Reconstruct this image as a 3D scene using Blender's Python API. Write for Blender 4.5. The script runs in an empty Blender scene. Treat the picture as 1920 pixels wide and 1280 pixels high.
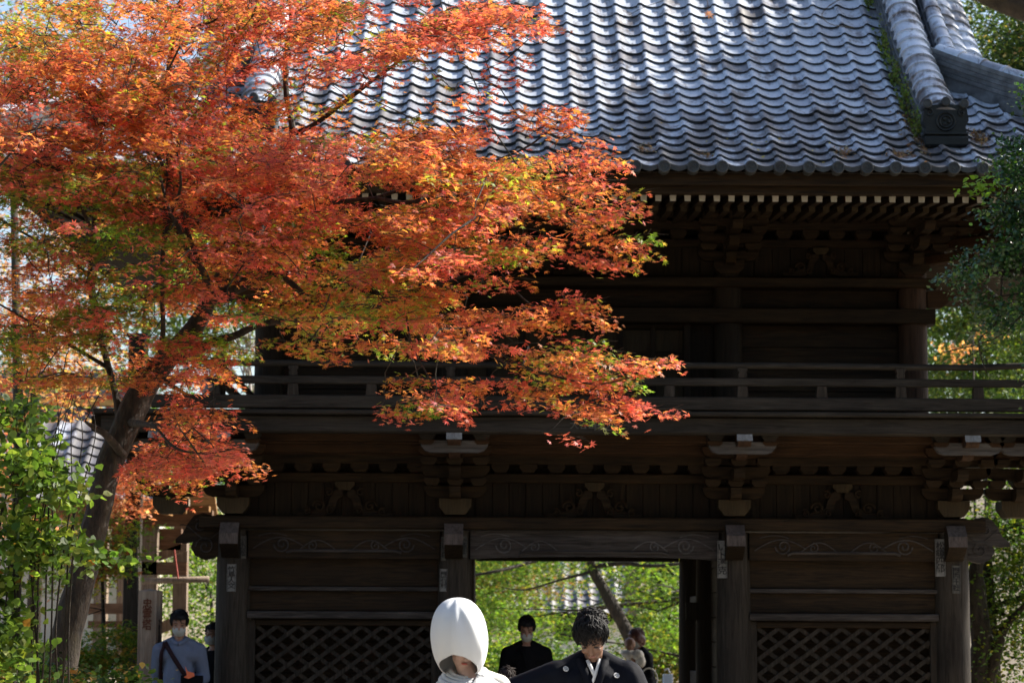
import bpy, bmesh, math, random
import numpy as np
from mathutils import Vector, Matrix, Euler, noise
random.seed(7); np.random.seed(7)
R = math.radians
scene = bpy.context.scene
COL = scene.collection

# ------------------------------------------------------------------ camera
FPX = 4700.0                        # focal length in pixels of a 1920 px wide picture
EYE = Vector((0, 0, 1.6))
cam_d = bpy.data.cameras.new('camera'); cam = bpy.data.objects.new('camera', cam_d); COL.objects.link(cam)
cam_d.sensor_width = 36; cam_d.lens = 36 * FPX / 1920
cam_d.clip_start = 0.1; cam_d.clip_end = 600
YAW, PITCH, ROLL = R(-0.37), R(6.55), R(0.28)
CAM_R = Matrix.Rotation(YAW, 3, 'Z') @ Matrix.Rotation(R(90) + PITCH, 3, 'X') @ Matrix.Rotation(ROLL, 3, 'Z')
cam.matrix_world = Matrix.Translation(EYE) @ CAM_R.to_4x4()
cam_d.dof.use_dof = True; cam_d.dof.focus_distance = 15.5; cam_d.dof.aperture_fstop = 5.0
scene.camera = cam
# ------------------------------------------------------------------ world, sun, exposure
SUN_EL, SUN_AZ = R(40), R(66)       # azimuth clockwise from +Y
w = bpy.data.worlds.new('World'); scene.world = w; w.use_nodes = True
nt = w.node_tree; bg = nt.nodes['Background']
sky = nt.nodes.new('ShaderNodeTexSky'); sky.sky_type = 'NISHITA'; sky.sun_disc = False
sky.sun_elevation = SUN_EL; sky.sun_rotation = SUN_AZ; sky.air_density = 1.0; sky.dust_density = 1.6
nt.links.new(sky.outputs[0], bg.inputs[0]); bg.inputs[1].default_value = 0.10
SUN_DIR = Vector((math.sin(SUN_AZ) * math.cos(SUN_EL), math.cos(SUN_AZ) * math.cos(SUN_EL), math.sin(SUN_EL)))
sd = bpy.data.lights.new('sun', 'SUN'); sd.energy = 5.0; sd.angle = R(0.55); sd.color = (1, 0.93, 0.82)
so = bpy.data.objects.new('sun', sd); COL.objects.link(so); so.rotation_euler = SUN_DIR.to_track_quat('Z', 'Y').to_euler()
so.location = (0, 0, 30)
vs = scene.view_settings; vs.view_transform = 'Standard'; vs.look = 'None'; vs.gamma = 1; vs.exposure = 1.2
vs.use_curve_mapping = False
scene.cycles.max_bounces = 8; scene.cycles.transparent_max_bounces = 8
scene.cycles.use_denoising = True

def at(px, py, Y):
    """point on the plane y = Y that lies behind photograph pixel px, py"""
    d = CAM_R @ Vector(((px - 960) / FPX, (640 - py) / FPX, -1))
    return EYE + d * (Y / d.y)
def X(px, Y, py=1000): return at(px, py, Y).x
def Z(py, Y, px=1000): return at(px, py, Y).z

# ------------------------------------------------------------------ helpers
WL = {}
def tag(o, label=None, cat=None, group=None, kind=None):
    if label: o['label'] = label
    if cat: o['category'] = cat
    if group: o['group'] = group
    if kind: o['kind'] = kind
    return o
def thing(name, label, cat, loc=(0, 0, 0), group=None, rz=0):
    o = bpy.data.objects.new(name, None); COL.objects.link(o); o.location = loc; o.rotation_euler.z = rz
    o.empty_display_size = 0.2; WL[o.name] = Vector(loc)
    return tag(o, label, cat, group)
class MB:
    def __init__(s): s.v = []; s.f = []
    def add(s, vs, fs):
        n = len(s.v); s.v += [tuple(v) for v in vs]; s.f += [tuple(i + n for i in f) for f in fs]; return s
    def box(s, x0, x1, y0, y1, z0, z1, jit=0):
        if jit:
            x0 += random.uniform(-jit, jit); x1 += random.uniform(-jit, jit); z0 += random.uniform(-jit, jit); z1 += random.uniform(-jit, jit)
        return s.add([(x0, y0, z0), (x1, y0, z0), (x1, y1, z0), (x0, y1, z0), (x0, y0, z1), (x1, y0, z1), (x1, y1, z1), (x0, y1, z1)],
                     [(3, 2, 1, 0), (4, 5, 6, 7), (0, 1, 5, 4), (1, 2, 6, 5), (2, 3, 7, 6), (3, 0, 4, 7)])
    def bbox(s, x0, x1, y0, y1, z0, z1, b=0.008):
        """box with a chamfered silhouette (8-sided cross-section along the longest horizontal or vertical side)"""
        dx, dy, dz = x1 - x0, y1 - y0, z1 - z0
        def oct_(a0, a1, b0, b1):
            return [(a0 + b, b0), (a1 - b, b0), (a1, b0 + b), (a1, b1 - b), (a1 - b, b1), (a0 + b, b1), (a0, b1 - b), (a0, b0 + b)]
        m = max(dx, dy, dz)
        if m == dx: a = [(x0, p, q) for p, q in oct_(y0, y1, z0, z1)]; c = [(x1, p, q) for p, q in oct_(y0, y1, z0, z1)]
        elif m == dy: a = [(p, y0, q) for p, q in oct_(x0, x1, z0, z1)][::-1]; c = [(p, y1, q) for p, q in oct_(x0, x1, z0, z1)][::-1]
        else: a = [(p, q, z0) for p, q in oct_(x0, x1, y0, y1)]; c = [(p, q, z1) for p, q in oct_(x0, x1, y0, y1)]
        return s.add(a + c, [tuple(range(7, -1, -1)), tuple(range(8, 16))] + [(i, (i + 1) % 8, 8 + (i + 1) % 8, 8 + i) for i in range(8)])
    def prism(s, pts, y0, y1):
        """outline in x, z pushed from y0 to y1"""
        n = len(pts)
        return s.add([(p[0], y0, p[1]) for p in pts] + [(p[0], y1, p[1]) for p in pts],
                     [tuple(range(n)), tuple(range(2 * n - 1, n - 1, -1))] + [((i + 1) % n, i, n + i, n + (i + 1) % n) for i in range(n)])
    def prism_x(s, pts, x0, x1):
        n = len(pts)
        return s.add([(x0, p[0], p[1]) for p in pts] + [(x1, p[0], p[1]) for p in pts],
                     [tuple(range(n - 1, -1, -1)), tuple(range(n, 2 * n))] + [(i, (i + 1) % n, n + (i + 1) % n, n + i) for i in range(n)])
    def tube(s, pts, rad, n=6, cap=True):
        pts = [Vector(p) for p in pts]
        if not hasattr(rad, '__len__'): rad = [rad] * len(pts)
        rings = []; up = Vector((0, 0, 1)); a = None
        for i, p in enumerate(pts):
            t = (pts[min(i + 1, len(pts) - 1)] - pts[max(i - 1, 0)])
            t = t.normalized() if t.length > 1e-9 else Vector((0, 0, 1))
            if a is None:
                a = t.orthogonal().normalized()
            else:
                a = (a - t * a.dot(t)); a = a.normalized() if a.length > 1e-6 else t.orthogonal().normalized()
            b = t.cross(a)
            rings.append([p + (a * math.cos(2 * math.pi * k / n) + b * math.sin(2 * math.pi * k / n)) * rad[i] for k in range(n)])
        vs = [v for r in rings for v in r]; fs = []
        for i in range(len(pts) - 1):
            for k in range(n): fs.append((i * n + k, i * n + (k + 1) % n, (i + 1) * n + (k + 1) % n, (i + 1) * n + k))
        if cap: fs += [tuple(range(n - 1, -1, -1)), tuple(range((len(pts) - 1) * n, len(pts) * n))]
        return s.add(vs, fs)
    def lathe(s, prof, c=(0, 0, 0), n=16, ax='Z'):
        """profile of (radius, height)"""
        vs = []
        for r, h in prof:
            for k in range(n):
                t = 2 * math.pi * k / n; a, b = r * math.cos(t), r * math.sin(t)
                vs.append((c[0] + a, c[1] + b, c[2] + h) if ax == 'Z' else (c[0] + a, c[1] - h, c[2] + b))
        m = len(prof)
        fs = [(i * n + k, i * n + (k + 1) % n, (i + 1) * n + (k + 1) % n, (i + 1) * n + k) for i in range(m - 1) for k in range(n)]
        return s.add(vs, fs + [tuple(range(n - 1, -1, -1)), tuple(range((m - 1) * n, m * n))])
    def ell(s, c, r, rot=None, nu=12, nv=8):
        M = Euler(rot).to_matrix() if rot else Matrix.Identity(3); c = Vector(c); vs = [c + M @ Vector((0, 0, -r[2]))]
        for i in range(1, nv):
            ph = -math.pi / 2 + math.pi * i / nv
            for k in range(nu):
                t = 2 * math.pi * k / nu
                vs.append(c + M @ Vector((r[0] * math.cos(ph) * math.cos(t), r[1] * math.cos(ph) * math.sin(t), r[2] * math.sin(ph))))
        vs.append(c + M @ Vector((0, 0, r[2]))); fs = []
        for k in range(nu): fs.append((0, 1 + (k + 1) % nu, 1 + k))
        for i in range(nv - 2):
            for k in range(nu): fs.append((1 + i * nu + k, 1 + i * nu + (k + 1) % nu, 1 + (i + 1) * nu + (k + 1) % nu, 1 + (i + 1) * nu + k))
        L = len(vs) - 1; b = 1 + (nv - 2) * nu
        for k in range(nu): fs.append((b + k, b + (k + 1) % nu, L))
        return s.add(vs, fs)
    def capsule(s, p0, r0, p1, r1, n=10):
        p0, p1 = Vector(p0), Vector(p1); d = (p1 - p0).normalized(); pts = []; rr = []
        for k in range(4):
            a = math.pi / 2 * (1 - k / 4); pts.append(p0 - d * r0 * math.sin(a)); rr.append(max(r0 * math.cos(a), r0 * .02))
        pts.append(p0); rr.append(r0); pts.append(p1); rr.append(r1)
        for k in range(1, 5):
            a = math.pi / 2 * k / 4; pts.append(p1 + d * r1 * math.sin(a)); rr.append(max(r1 * math.cos(a), r1 * .02))
        return s.tube(pts, rr, n)
def mk(name, mb, mat, parent=None, world=True, smooth=False, sharp=None):
    off = WL.get(parent.name, Vector()) if (parent is not None and world) else Vector()
    me = bpy.data.meshes.new(name)
    me.from_pydata([(v[0] - off.x, v[1] - off.y, v[2] - off.z) for v in mb.v], [], mb.f)
    if smooth:
        me.polygons.foreach_set('use_smooth', [True] * len(me.polygons))
        if sharp:
            try: me.set_sharp_from_angle(angle=R(sharp))
            except Exception: pass
    me.update()
    if mat: me.materials.append(mat)
    o = bpy.data.objects.new(name, me); COL.objects.link(o)
    if parent is not None: o.parent = parent
    WL[o.name] = off.copy() if parent is not None else Vector()
    return o
def inst(name, me, M, parent=None):
    """one more object that shares a mesh; M in world coordinates"""
    o = bpy.data.objects.new(name, me); COL.objects.link(o)
    if parent is not None: o.parent = parent; M = Matrix.Translation(-WL.get(parent.name, Vector())) @ M
    o.matrix_basis = M
    return o
def remeshed(name, mb, voxel, mat, parent, world=False, smooth_n=2):
    me = bpy.data.meshes.new(name); me.from_pydata(mb.v, [], mb.f); me.update()
    t = bpy.data.objects.new(name + '_form', me); COL.objects.link(t)
    m = t.modifiers.new('r', 'REMESH'); m.mode = 'VOXEL'; m.voxel_size = voxel; m.use_smooth_shade = True
    if smooth_n: k = t.modifiers.new('s', 'SMOOTH'); k.factor = 0.6; k.iterations = smooth_n
    dg = bpy.context.evaluated_depsgraph_get(); dg.update()
    nm = bpy.data.meshes.new_from_object(t.evaluated_get(dg))
    bpy.data.objects.remove(t); bpy.data.meshes.remove(me)
    nm.name = name; nm.polygons.foreach_set('use_smooth', [True] * len(nm.polygons)); nm.materials.clear(); nm.materials.append(mat)
    o = bpy.data.objects.new(name, nm); COL.objects.link(o)
    if parent is not None: o.parent = parent
    WL[o.name] = Vector(); return o

# ------------------------------------------------------------------ materials
def newmat(name):
    m = bpy.data.materials.new(name); m.use_nodes = True; nt = m.node_tree
    return m, nt, nt.nodes['Principled BSDF']
def N(nt, t, **kw):
    n = nt.nodes.new('ShaderNode' + t)
    for k, v in kw.items(): setattr(n, k, v)
    return n
def ramp(nt, fac, stops):
    r = N(nt, 'ValToRGB'); e = r.color_ramp.elements
    while len(e) < len(stops): e.new(0.5)
    for el, (p, c) in zip(e, stops): el.position = p; el.color = (*c, 1)
    nt.links.new(fac, r.inputs[0]); return r.outputs[0]
def coords(nt, scale=(1, 1, 1), jitter=False):
    tc = N(nt, 'TexCoord'); mp = N(nt, 'Mapping'); mp.inputs['Scale'].default_value = scale
    nt.links.new(tc.outputs['Object'], mp.inputs[0])
    if jitter:
        oi = N(nt, 'ObjectInfo'); ml = N(nt, 'Math', operation='MULTIPLY'); ml.inputs[1].default_value = 37.0
        cb = N(nt, 'CombineXYZ'); nt.links.new(oi.outputs['Random'], ml.inputs[0])
        for i in range(3): nt.links.new(ml.outputs[0], cb.inputs[i])
        nt.links.new(cb.outputs[0], mp.inputs['Location'])
    return mp.outputs[0]
def tex(nt, co, scale, detail=4, rough=.55, dist=0):
    n = N(nt, 'TexNoise'); n.inputs['Scale'].default_value = scale; n.inputs['Detail'].default_value = detail
    n.inputs['Roughness'].default_value = rough; n.inputs['Distortion'].default_value = dist
    nt.links.new(co, n.inputs['Vector']); return n.outputs['Fac']
def bump(nt, bs, fac, strength=.4, dist=.01):
    b = N(nt, 'Bump'); b.inputs['Strength'].default_value = strength; b.inputs['Distance'].default_value = dist
    nt.links.new(fac, b.inputs['Height']); nt.links.new(b.outputs[0], bs.inputs['Normal']); return b
def wood(name, dark, light, axis, rough=.7, jit=False, bs_=.5, patch=None):
    m, nt, bs = newmat(name)
    sc = {'X': (1, 14, 14), 'Z': (14, 14, 1), 'Y': (14, 1, 14)}[axis]
    co = coords(nt, sc, jit); g = tex(nt, co, 2.2, 6, .6, 1.2)
    col = ramp(nt, g, [(.3, dark), (.5, tuple((a + b) / 2 for a, b in zip(dark, light))), (.72, light)])
    co2 = coords(nt, (1, 1, 1), jit); g2 = tex(nt, co2, 1.1, 5, .6)
    mx = N(nt, 'MixRGB', blend_type='MULTIPLY'); mx.inputs[0].default_value = .8
    nt.links.new(col, mx.inputs[1]); nt.links.new(ramp(nt, g2, [(.3, (.45, .42, .4)), (.65, (1.15, 1.1, 1.0))]), mx.inputs[2])
    out = mx.outputs[0]
    if patch:
        m2 = N(nt, 'MixRGB'); nt.links.new(ramp(nt, tex(nt, co2, 2.3, 4, .6), [(.5, (0, 0, 0)), (.62, (1, 1, 1))]), m2.inputs[0])
        nt.links.new(out, m2.inputs[1]); m2.inputs[2].default_value = (*patch, 1); out = m2.outputs[0]
    nt.links.new(out, bs.inputs['Base Color']); bs.inputs['Roughness'].default_value = rough
    bs.inputs['Specular IOR Level'].default_value = .18
    bump(nt, bs, g, bs_, .012); return m
D0, D1 = (.006, .0036, .0017), (.042, .026, .012)
M_wx = wood('old_wood_along', D0, D1, 'X')
M_wz = wood('old_wood_upright', D0, (.029, .0195, .0105), 'Z')
M_wy = wood('old_wood_across', D0, D1, 'Y')
M_gx = wood('grey_wood_along', (.014, .0115, .010), (.085, .078, .077), 'X')
M_gz = wood('grey_wood_upright', (.014, .011, .008), (.055, .047, .039), 'Z')
M_rail = wood('rail_wood', (.012, .010, .0075), (.048, .043, .037), 'X')
M_silver = wood('silvered_arm_wood', (.035, .033, .034), (.15, .15, .16), 'X')
M_cap = wood('bare_silver_wood', (.16, .165, .17), (.32, .34, .35), 'Z')
M_warm = wood('warm_wood_along', (.016, .008, .004), (.065, .034, .015), 'X')
M_warmz = wood('warm_wood_upright', (.018, .010, .006), (.075, .042, .026), 'Z')
M_pan = wood('pale_door_panel', (.026, .019, .010), (.062, .046, .025), 'Z')
M_tower = wood('tower_wood', (.13, .10, .075), (.36, .29, .24), 'Z')
M_towerx = wood('tower_beam_wood', (.09, .05, .03), (.24, .15, .10), 'X')
M_sign = wood('sign_post_wood', (.16, .12, .09), (.36, .30, .25), 'Z')

def plain(name, col, rough=.6, spec=.5, var=.0, sc=8, bmp=0, metal=0):
    m, nt, bs = newmat(name); bs.inputs['Roughness'].default_value = rough; bs.inputs['Specular IOR Level'].default_value = spec
    bs.inputs['Metallic'].default_value = metal
    if var or bmp:
        co = coords(nt); f = tex(nt, co, sc, 5, .6)
        nt.links.new(ramp(nt, f, [(.3, tuple(c * (1 - var) for c in col)), (.7, tuple(min(1, c * (1 + var)) for c in col))]), bs.inputs['Base Color'])
        if bmp: bump(nt, bs, f, bmp, .01)
    else: bs.inputs['Base Color'].default_value = (*col, 1)
    return m
def tile_mat(name, jit):
    m, nt, bs = newmat(name)
    gp = N(nt, 'NewGeometry'); mp = N(nt, 'Mapping'); mp.inputs['Scale'].default_value = (1.7, .75, .75); nt.links.new(gp.outputs['Position'], mp.inputs[0]); co = mp.outputs[0]
    a0 = tex(nt, co, 1.9, 7, .68, .3); b = tex(nt, co, 24, 4, .6)
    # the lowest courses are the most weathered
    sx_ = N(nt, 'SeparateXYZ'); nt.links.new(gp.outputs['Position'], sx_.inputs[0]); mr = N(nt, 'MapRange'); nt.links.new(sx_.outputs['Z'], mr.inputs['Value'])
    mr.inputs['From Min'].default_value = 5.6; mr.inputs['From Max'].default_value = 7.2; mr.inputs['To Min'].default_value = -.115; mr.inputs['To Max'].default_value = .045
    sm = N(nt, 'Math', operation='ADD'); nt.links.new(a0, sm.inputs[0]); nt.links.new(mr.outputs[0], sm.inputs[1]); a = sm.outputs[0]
    base = ramp(nt, a, [(.36, (.050, .042, .042)), (.43, (.13, .12, .13)), (.49, (.48, .52, .59)), (.75, (.66, .71, .79))])
    # each tile fired to its own tone
    gi = N(nt, 'NewGeometry'); oi = N(nt, 'ObjectInfo'); ad = N(nt, 'Math', operation='ADD')
    nt.links.new(gi.outputs['Random Per Island'], ad.inputs[0]); nt.links.new(oi.outputs['Random'], ad.inputs[1])
    fr = N(nt, 'Math', operation='FRACT'); nt.links.new(ad.outputs[0], fr.inputs[0])
    mx = N(nt, 'MixRGB', blend_type='MULTIPLY'); mx.inputs[0].default_value = 1
    nt.links.new(base, mx.inputs[1]); nt.links.new(ramp(nt, fr.outputs[0], [(0, (.30, .27, .27)), (.10, (.62, .60, .62)), (.25, (.88, .88, .90)), (1, (1.12, 1.12, 1.12))]), mx.inputs[2])
    # rust-brown stains and lichen flecks
    st = N(nt, 'MixRGB'); nt.links.new(ramp(nt, tex(nt, co, 7, 5, .7), [(.56, (0, 0, 0)), (.66, (.8, .8, .8))]), st.inputs[0])
    nt.links.new(mx.outputs[0], st.inputs[1]); st.inputs[2].default_value = (.075, .058, .052, 1)
    li = N(nt, 'MixRGB'); nt.links.new(ramp(nt, b, [(.67, (0, 0, 0)), (.72, (.7, .7, .7))]), li.inputs[0])
    nt.links.new(st.outputs[0], li.inputs[1]); li.inputs[2].default_value = (.23, .25, .2, 1)
    nt.links.new(li.outputs[0], bs.inputs['Base Color'])
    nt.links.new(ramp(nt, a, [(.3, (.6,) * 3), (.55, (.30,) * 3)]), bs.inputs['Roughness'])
    bs.inputs['Specular IOR Level'].default_value = 1.0; bs.inputs['IOR'].default_value = 1.8
    bump(nt, bs, b, .15, .004); return m
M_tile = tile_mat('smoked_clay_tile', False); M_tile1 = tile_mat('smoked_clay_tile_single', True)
M_tdark = plain('dark_clay_and_butt_shade', (.035, .038, .038), .5, .5, .5, 12, .3)
M_oni = plain('blackened_ornament_clay', (.006, .008, .007), .55, .4, .6, 10, .4)
M_noshi = plain('stacked_ridge_clay', (.11, .115, .12), .5, .6, .6, 9, .3)
M_white = plain('white_rafter_end', (.42, .40, .33), .8, .3, .15, 20)
M_ink = plain('ink', (.012, .012, .015), .7, .3)
M_paper = plain('votive_paper', (.17, .17, .16), .85, .2, .25, 25)
M_paper2 = plain('old_votive_paper', (.10, .098, .085), .85, .2, .3, 25)
M_moss = plain('moss', (.09, .13, .02), .95, .1, .5, 14, .6)
def ground_mat():
    m, nt, bs = newmat('packed_earth'); co = coords(nt); a = tex(nt, co, 1.2, 8, .65); b = tex(nt, co, 40, 3, .7)
    nt.links.new(ramp(nt, a, [(.3, (.17, .13, .09)), (.7, (.36, .30, .22))]), bs.inputs['Base Color']); bs.inputs['Roughness'].default_value = .95
    bump(nt, bs, b, .5, .02); return m
M_ground = ground_mat()
def bark_mat(name, a, b):
    m, nt, bs = newmat(name); co = coords(nt, (1, 1, .35)); n1 = tex(nt, co, 22, 6, .65); n2 = tex(nt, coords(nt), 3, 4)
    mx = N(nt, 'MixRGB'); nt.links.new(ramp(nt, n2, [(.45, (0, 0, 0)), (.62, (1, 1, 1))]), mx.inputs[0])
    nt.links.new(ramp(nt, n1, [(.35, a), (.65, b)]), mx.inputs[1]); nt.links.new(ramp(nt, n1, [(.35, tuple(c * 1.3 for c in a)), (.65, (b[0] * .9, b[1] * 1.05, b[2] * .7))]), mx.inputs[2])
    nt.links.new(mx.outputs[0], bs.inputs['Base Color']); bs.inputs['Roughness'].default_value = .85
    bump(nt, bs, n1, 1.0, .03); return m
M_bark = bark_mat('maple_bark', (.009, .006, .004), (.055, .037, .025))
M_bark2 = bark_mat('dark_bark', (.015, .011, .008), (.06, .046, .032))
M_bare = bark_mat('bleached_bark', (.25, .22, .2), (.55, .5, .46))
def leaf_mat(name, trans=.5, rough=.5, spec=.3, tcol=1.5):
    m = bpy.data.materials.new(name); m.use_nodes = True; nt = m.node_tree
    bs = nt.nodes['Principled BSDF']; out = nt.nodes['Material Output']
    at_ = N(nt, 'Attribute'); at_.attribute_name = 'Col'
    nt.links.new(at_.outputs['Color'], bs.inputs['Base Color']); bs.inputs['Roughness'].default_value = rough
    bs.inputs['Specular IOR Level'].default_value = spec
    tr = N(nt, 'BsdfTranslucent'); ml = N(nt, 'MixRGB', blend_type='MULTIPLY'); ml.inputs[0].default_value = 1
    nt.links.new(at_.outputs['Color'], ml.inputs[1]); ml.inputs[2].default_value = (tcol, tcol, tcol * .6, 1)
    nt.links.new(ml.outputs[0], tr.inputs[0])
    mx = N(nt, 'MixShader'); mx.inputs[0].default_value = trans
    nt.links.new(bs.outputs[0], mx.inputs[1]); nt.links.new(tr.outputs[0], mx.inputs[2]); nt.links.new(mx.outputs[0], out.inputs[0])
    return m
M_maple = leaf_mat('maple_leaf', .52, .52, .5, 1.9)
M_leaf = leaf_mat('broad_leaf', .45, .5, .35, 1.6)
M_gloss = leaf_mat('glossy_leaf', .25, .30, .7, 1.5)

# ------------------------------------------------------------------ leaves
def star(lobes, wide=.105, base=-.06):
    """maple leaf: one quad per lobe; x is across, y towards the tip"""
    v = []; f = []
    for ang, L in lobes:
        a = R(ang); d = np.array([math.sin(a), math.cos(a)]); p = np.array([math.cos(a), -math.sin(a)])
        k = len(v); c = np.array([0, base])
        for q, h in ((c - d * .05, 0), (c + d * L * .45 - p * wide * (.6 + .5 * L), .02), (c + d * L, -.10 * L), (c + d * L * .45 + p * wide * (.6 + .5 * L), .02)):
            v.append((q[0], q[1], h))
        f.append((k, k + 3, k + 2, k + 1))
    return np.array(v, float), np.array(f)
STAR7 = star([(0, .62), (38, .56), (-38, .56), (80, .46), (-80, .46), (128, .27), (-128, .27)], .082)
STAR5 = star([(0, .66), (40, .60), (-40, .60), (88, .46), (-88, .46)], .088)
def blade(wid=.3, fold=.06, n=3):
    v = [(0, -.5, 0), (wid * .75, -.15, fold), (wid * .8, .15, fold), (0, .5, -.03), (-wid * .8, .15, fold), (-wid * .75, -.15, fold), (0, -.15, -.01), (0, .15, -.005)]
    return np.array(v, float), np.array([(0, 1, 2, 7)[:4], (0, 7, 4, 5), (7, 2, 3, 4), (0, 7, 7, 7)][:3])
BLADE = (np.array([(0, -.5, 0), (.26, -.1, .05), (0, .5, -.04), (-.26, -.1, .05)], float), np.array([(0, 1, 2, 3)]))
BROAD = (np.array([(0, -.5, 0), (.30, -.28, .05), (.34, .02, .06), (0, .5, -.08), (-.34, .02, .06), (-.30, -.28, .05), (0, 0, 0)], float),
         np.array([(0, 1, 2, 6), (6, 2, 3, 3), (0, 6, 4, 5), (6, 3, 4, 4)]))
BROAD = (BROAD[0], [(0, 1, 2, 6), (2, 3, 4, 6), (0, 6, 4, 5)])
def leaf_cloud(name, tpl, C, nrm, axis, size, col, mat, parent=None, kind='stuff', smooth=False):
    """all leaves of one spray or crown as one mesh"""
    tv, tf = tpl; tv = np.array(tv); tf = np.array(tf); n = len(C); off = np.array(WL.get(parent.name, Vector())) if parent is not None else np.zeros(3)
    nrm = nrm / np.linalg.norm(nrm, axis=1, keepdims=True)
    ax = axis - nrm * np.sum(axis * nrm, axis=1, keepdims=True); ax /= np.maximum(np.linalg.norm(ax, axis=1, keepdims=True), 1e-6)
    sx = np.cross(ax, nrm)
    V = C[:, None, :] - off + size[:, None, None] * (tv[None, :, 0:1] * sx[:, None, :] + tv[None, :, 1:2] * ax[:, None, :] + tv[None, :, 2:3] * nrm[:, None, :])
    k = tv.shape[0]; F = (tf[None] + (np.arange(n) * k)[:, None, None]).reshape(-1, tf.shape[1])
    me = bpy.data.meshes.new(name); me.vertices.add(n * k); me.vertices.foreach_set('co', V.reshape(-1))
    nf = F.shape[0]; me.loops.add(nf * F.shape[1]); me.loops.foreach_set('vertex_index', F.reshape(-1).astype(np.int32))
    me.polygons.add(nf); me.polygons.foreach_set('loop_start', (np.arange(nf) * F.shape[1]).astype(np.int32))
    me.update(calc_edges=True); me.validate()
    a = me.color_attributes.new('Col', 'FLOAT_COLOR', 'POINT')
    c4 = np.ones((n, k, 4)); c4[:, :, :3] = col[:, None, :]; a.data.foreach_set('color', c4.reshape(-1))
    me.materials.append(mat); o = bpy.data.objects.new(name, me); COL.objects.link(o)
    if parent is not None: o.parent = parent
    if kind: o['kind'] = kind
    return o
def leaf_objects(tpl, C, nrm, axis, size, col, mat, parent, name='leaf', n_col=12):
    """the largest leaves, each an object of its own; the meshes are shared by colour"""
    off = WL[parent.name]; order = np.argsort(col.sum(axis=1)); groups = np.array_split(order, n_col)
    for g in groups:
        if not len(g): continue
        me = bpy.data.meshes.new(name); me.from_pydata([tuple(v) for v in tpl[0]], [], [tuple(f) for f in tpl[1]]); me.update()
        a = me.color_attributes.new('Col', 'FLOAT_COLOR', 'POINT'); cc = col[g[len(g) // 2]]
        for d in a.data: d.color = (*cc, 1)
        me.materials.append(mat)
        for i in g:
            n = Vector(nrm[i]).normalized(); ax = Vector(axis[i]); ax = (ax - n * ax.dot(n)).normalized(); sx = ax.cross(n)
            M = Matrix((sx, ax, n)).transposed() * float(size[i]); M = M.to_4x4(); M.translation = Vector(C[i]) - off
            o = bpy.data.objects.new(name, me); COL.objects.link(o); o.parent = parent; o.matrix_basis = M
def rnd_unit(n):
    v = np.random.normal(size=(n, 3)); return v / np.linalg.norm(v, axis=1, keepdims=True)
def pick_cols(n, pal, var=.18):
    """palette entries: (weight, (r, g, b))"""
    w = np.array([p[0] for p in pal], float); w /= w.sum(); i = np.random.choice(len(pal), n, p=w)
    c = np.array([p[1] for p in pal])[i]; return np.clip(c * (1 + np.random.normal(size=(n, 1)) * var) * (1 + np.random.normal(size=(n, 3)) * .06), .002, .95)
PAL = {
 'R': [(5, (.54, .115, .090)), (3, (.50, .140, .092)), (2, (.57, .120, .115)), (.8, (.52, .22, .08))],
 'O': [(4, (.54, .195, .070)), (3, (.53, .150, .075)), (.8, (.57, .27, .06)), (1, (.52, .11, .08))],
 'Y': [(1.6, (.52, .28, .055)), (2.4, (.50, .19, .06)), (3, (.29, .32, .04)), (1.6, (.52, .13, .07))],
 'M': [(4, (.21, .24, .03)), (3, (.39, .18, .055)), (3, (.14, .22, .028)), (1.8, (.45, .12, .06))],
 'G': [(5, (.13, .24, .025)), (3, (.21, .29, .028)), (1, (.35, .26, .05)), (.5, (.44, .14, .06))],
}
#==STRUCTURE==
# ------------------------------------------------------------------ ground
def ground_h(x, y):
    h = 0.0
    if y > 33: h += min((y - 33) / 2.5, 1) * .95 * min(max((-1.6 - x) / 1.2, 0), 1)      # raised terrace to the left
    if y > 44: h += min(y - 44, 60) * .10
    if x > 9 and y > 18: h += min((x - 9), 14) * .28 * min((y - 18) / 10, 1)
    return h
def make_ground():
    xs = [-160, -90, -50, -30] + list(np.arange(-20, 30.1, 1.0)) + [38, 50, 90, 160]
    ys = [-60, -20, 0] + list(np.arange(8, 70.1, 1.0)) + [80, 110, 180, 400]
    mb = MB(); n = len(xs)
    for y in ys:
        for x in xs: mb.v.append((x, y, ground_h(x, y) + noise.noise(Vector((x * .4, y * .4, 0))) * .03))
    for j in range(len(ys) - 1):
        for i in range(n - 1): mb.f.append((j * n + i, j * n + i + 1, (j + 1) * n + i + 1, (j + 1) * n + i))
    tag(mk('ground', mb, M_ground, smooth=True), kind='structure')
make_ground()
mb = MB()
for yy0, yy1 in ((2, 24.0), (29.9, 44)):
    y = yy0
    while y < yy1:
        mb.bbox(-.45, 2.35, y, min(y + .9, yy1) - .012, .004, .05, .01); y += .9
tag(mk('stone_path', mb, plain('path_stone', (.30, .28, .25), .85, .3, .3, 6, .4)), kind='structure')

# ------------------------------------------------------------------ the gate
YP, YM, YB = 24.5, 27.0, 29.5          # pillar rows
PX = [X(437, YP, 1100), X(853, YP, 1100), X(1375, YP, 1100), X(1785, YP, 1100)]
XC = (PX[0] + PX[3]) / 2
gate = thing('temple_gate', 'dark weathered two-storey wooden temple gate with silver clay tile roof', 'gate', (XC, YM, 0))
PR = .165
z_top = Z(968, YP - PR)                # upper edge of the tie beam
def spiral(cx, cz, r0, turns, y, n=26, sgn=1, a0=0):
    return [(cx + sgn * r0 * (1 - k / n * .86) * math.cos(a0 + turns * 2 * math.pi * k / n), y, cz + r0 * (1 - k / n * .86) * math.sin(a0 + turns * 2 * math.pi * k / n)) for k in range(n + 1)]
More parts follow.
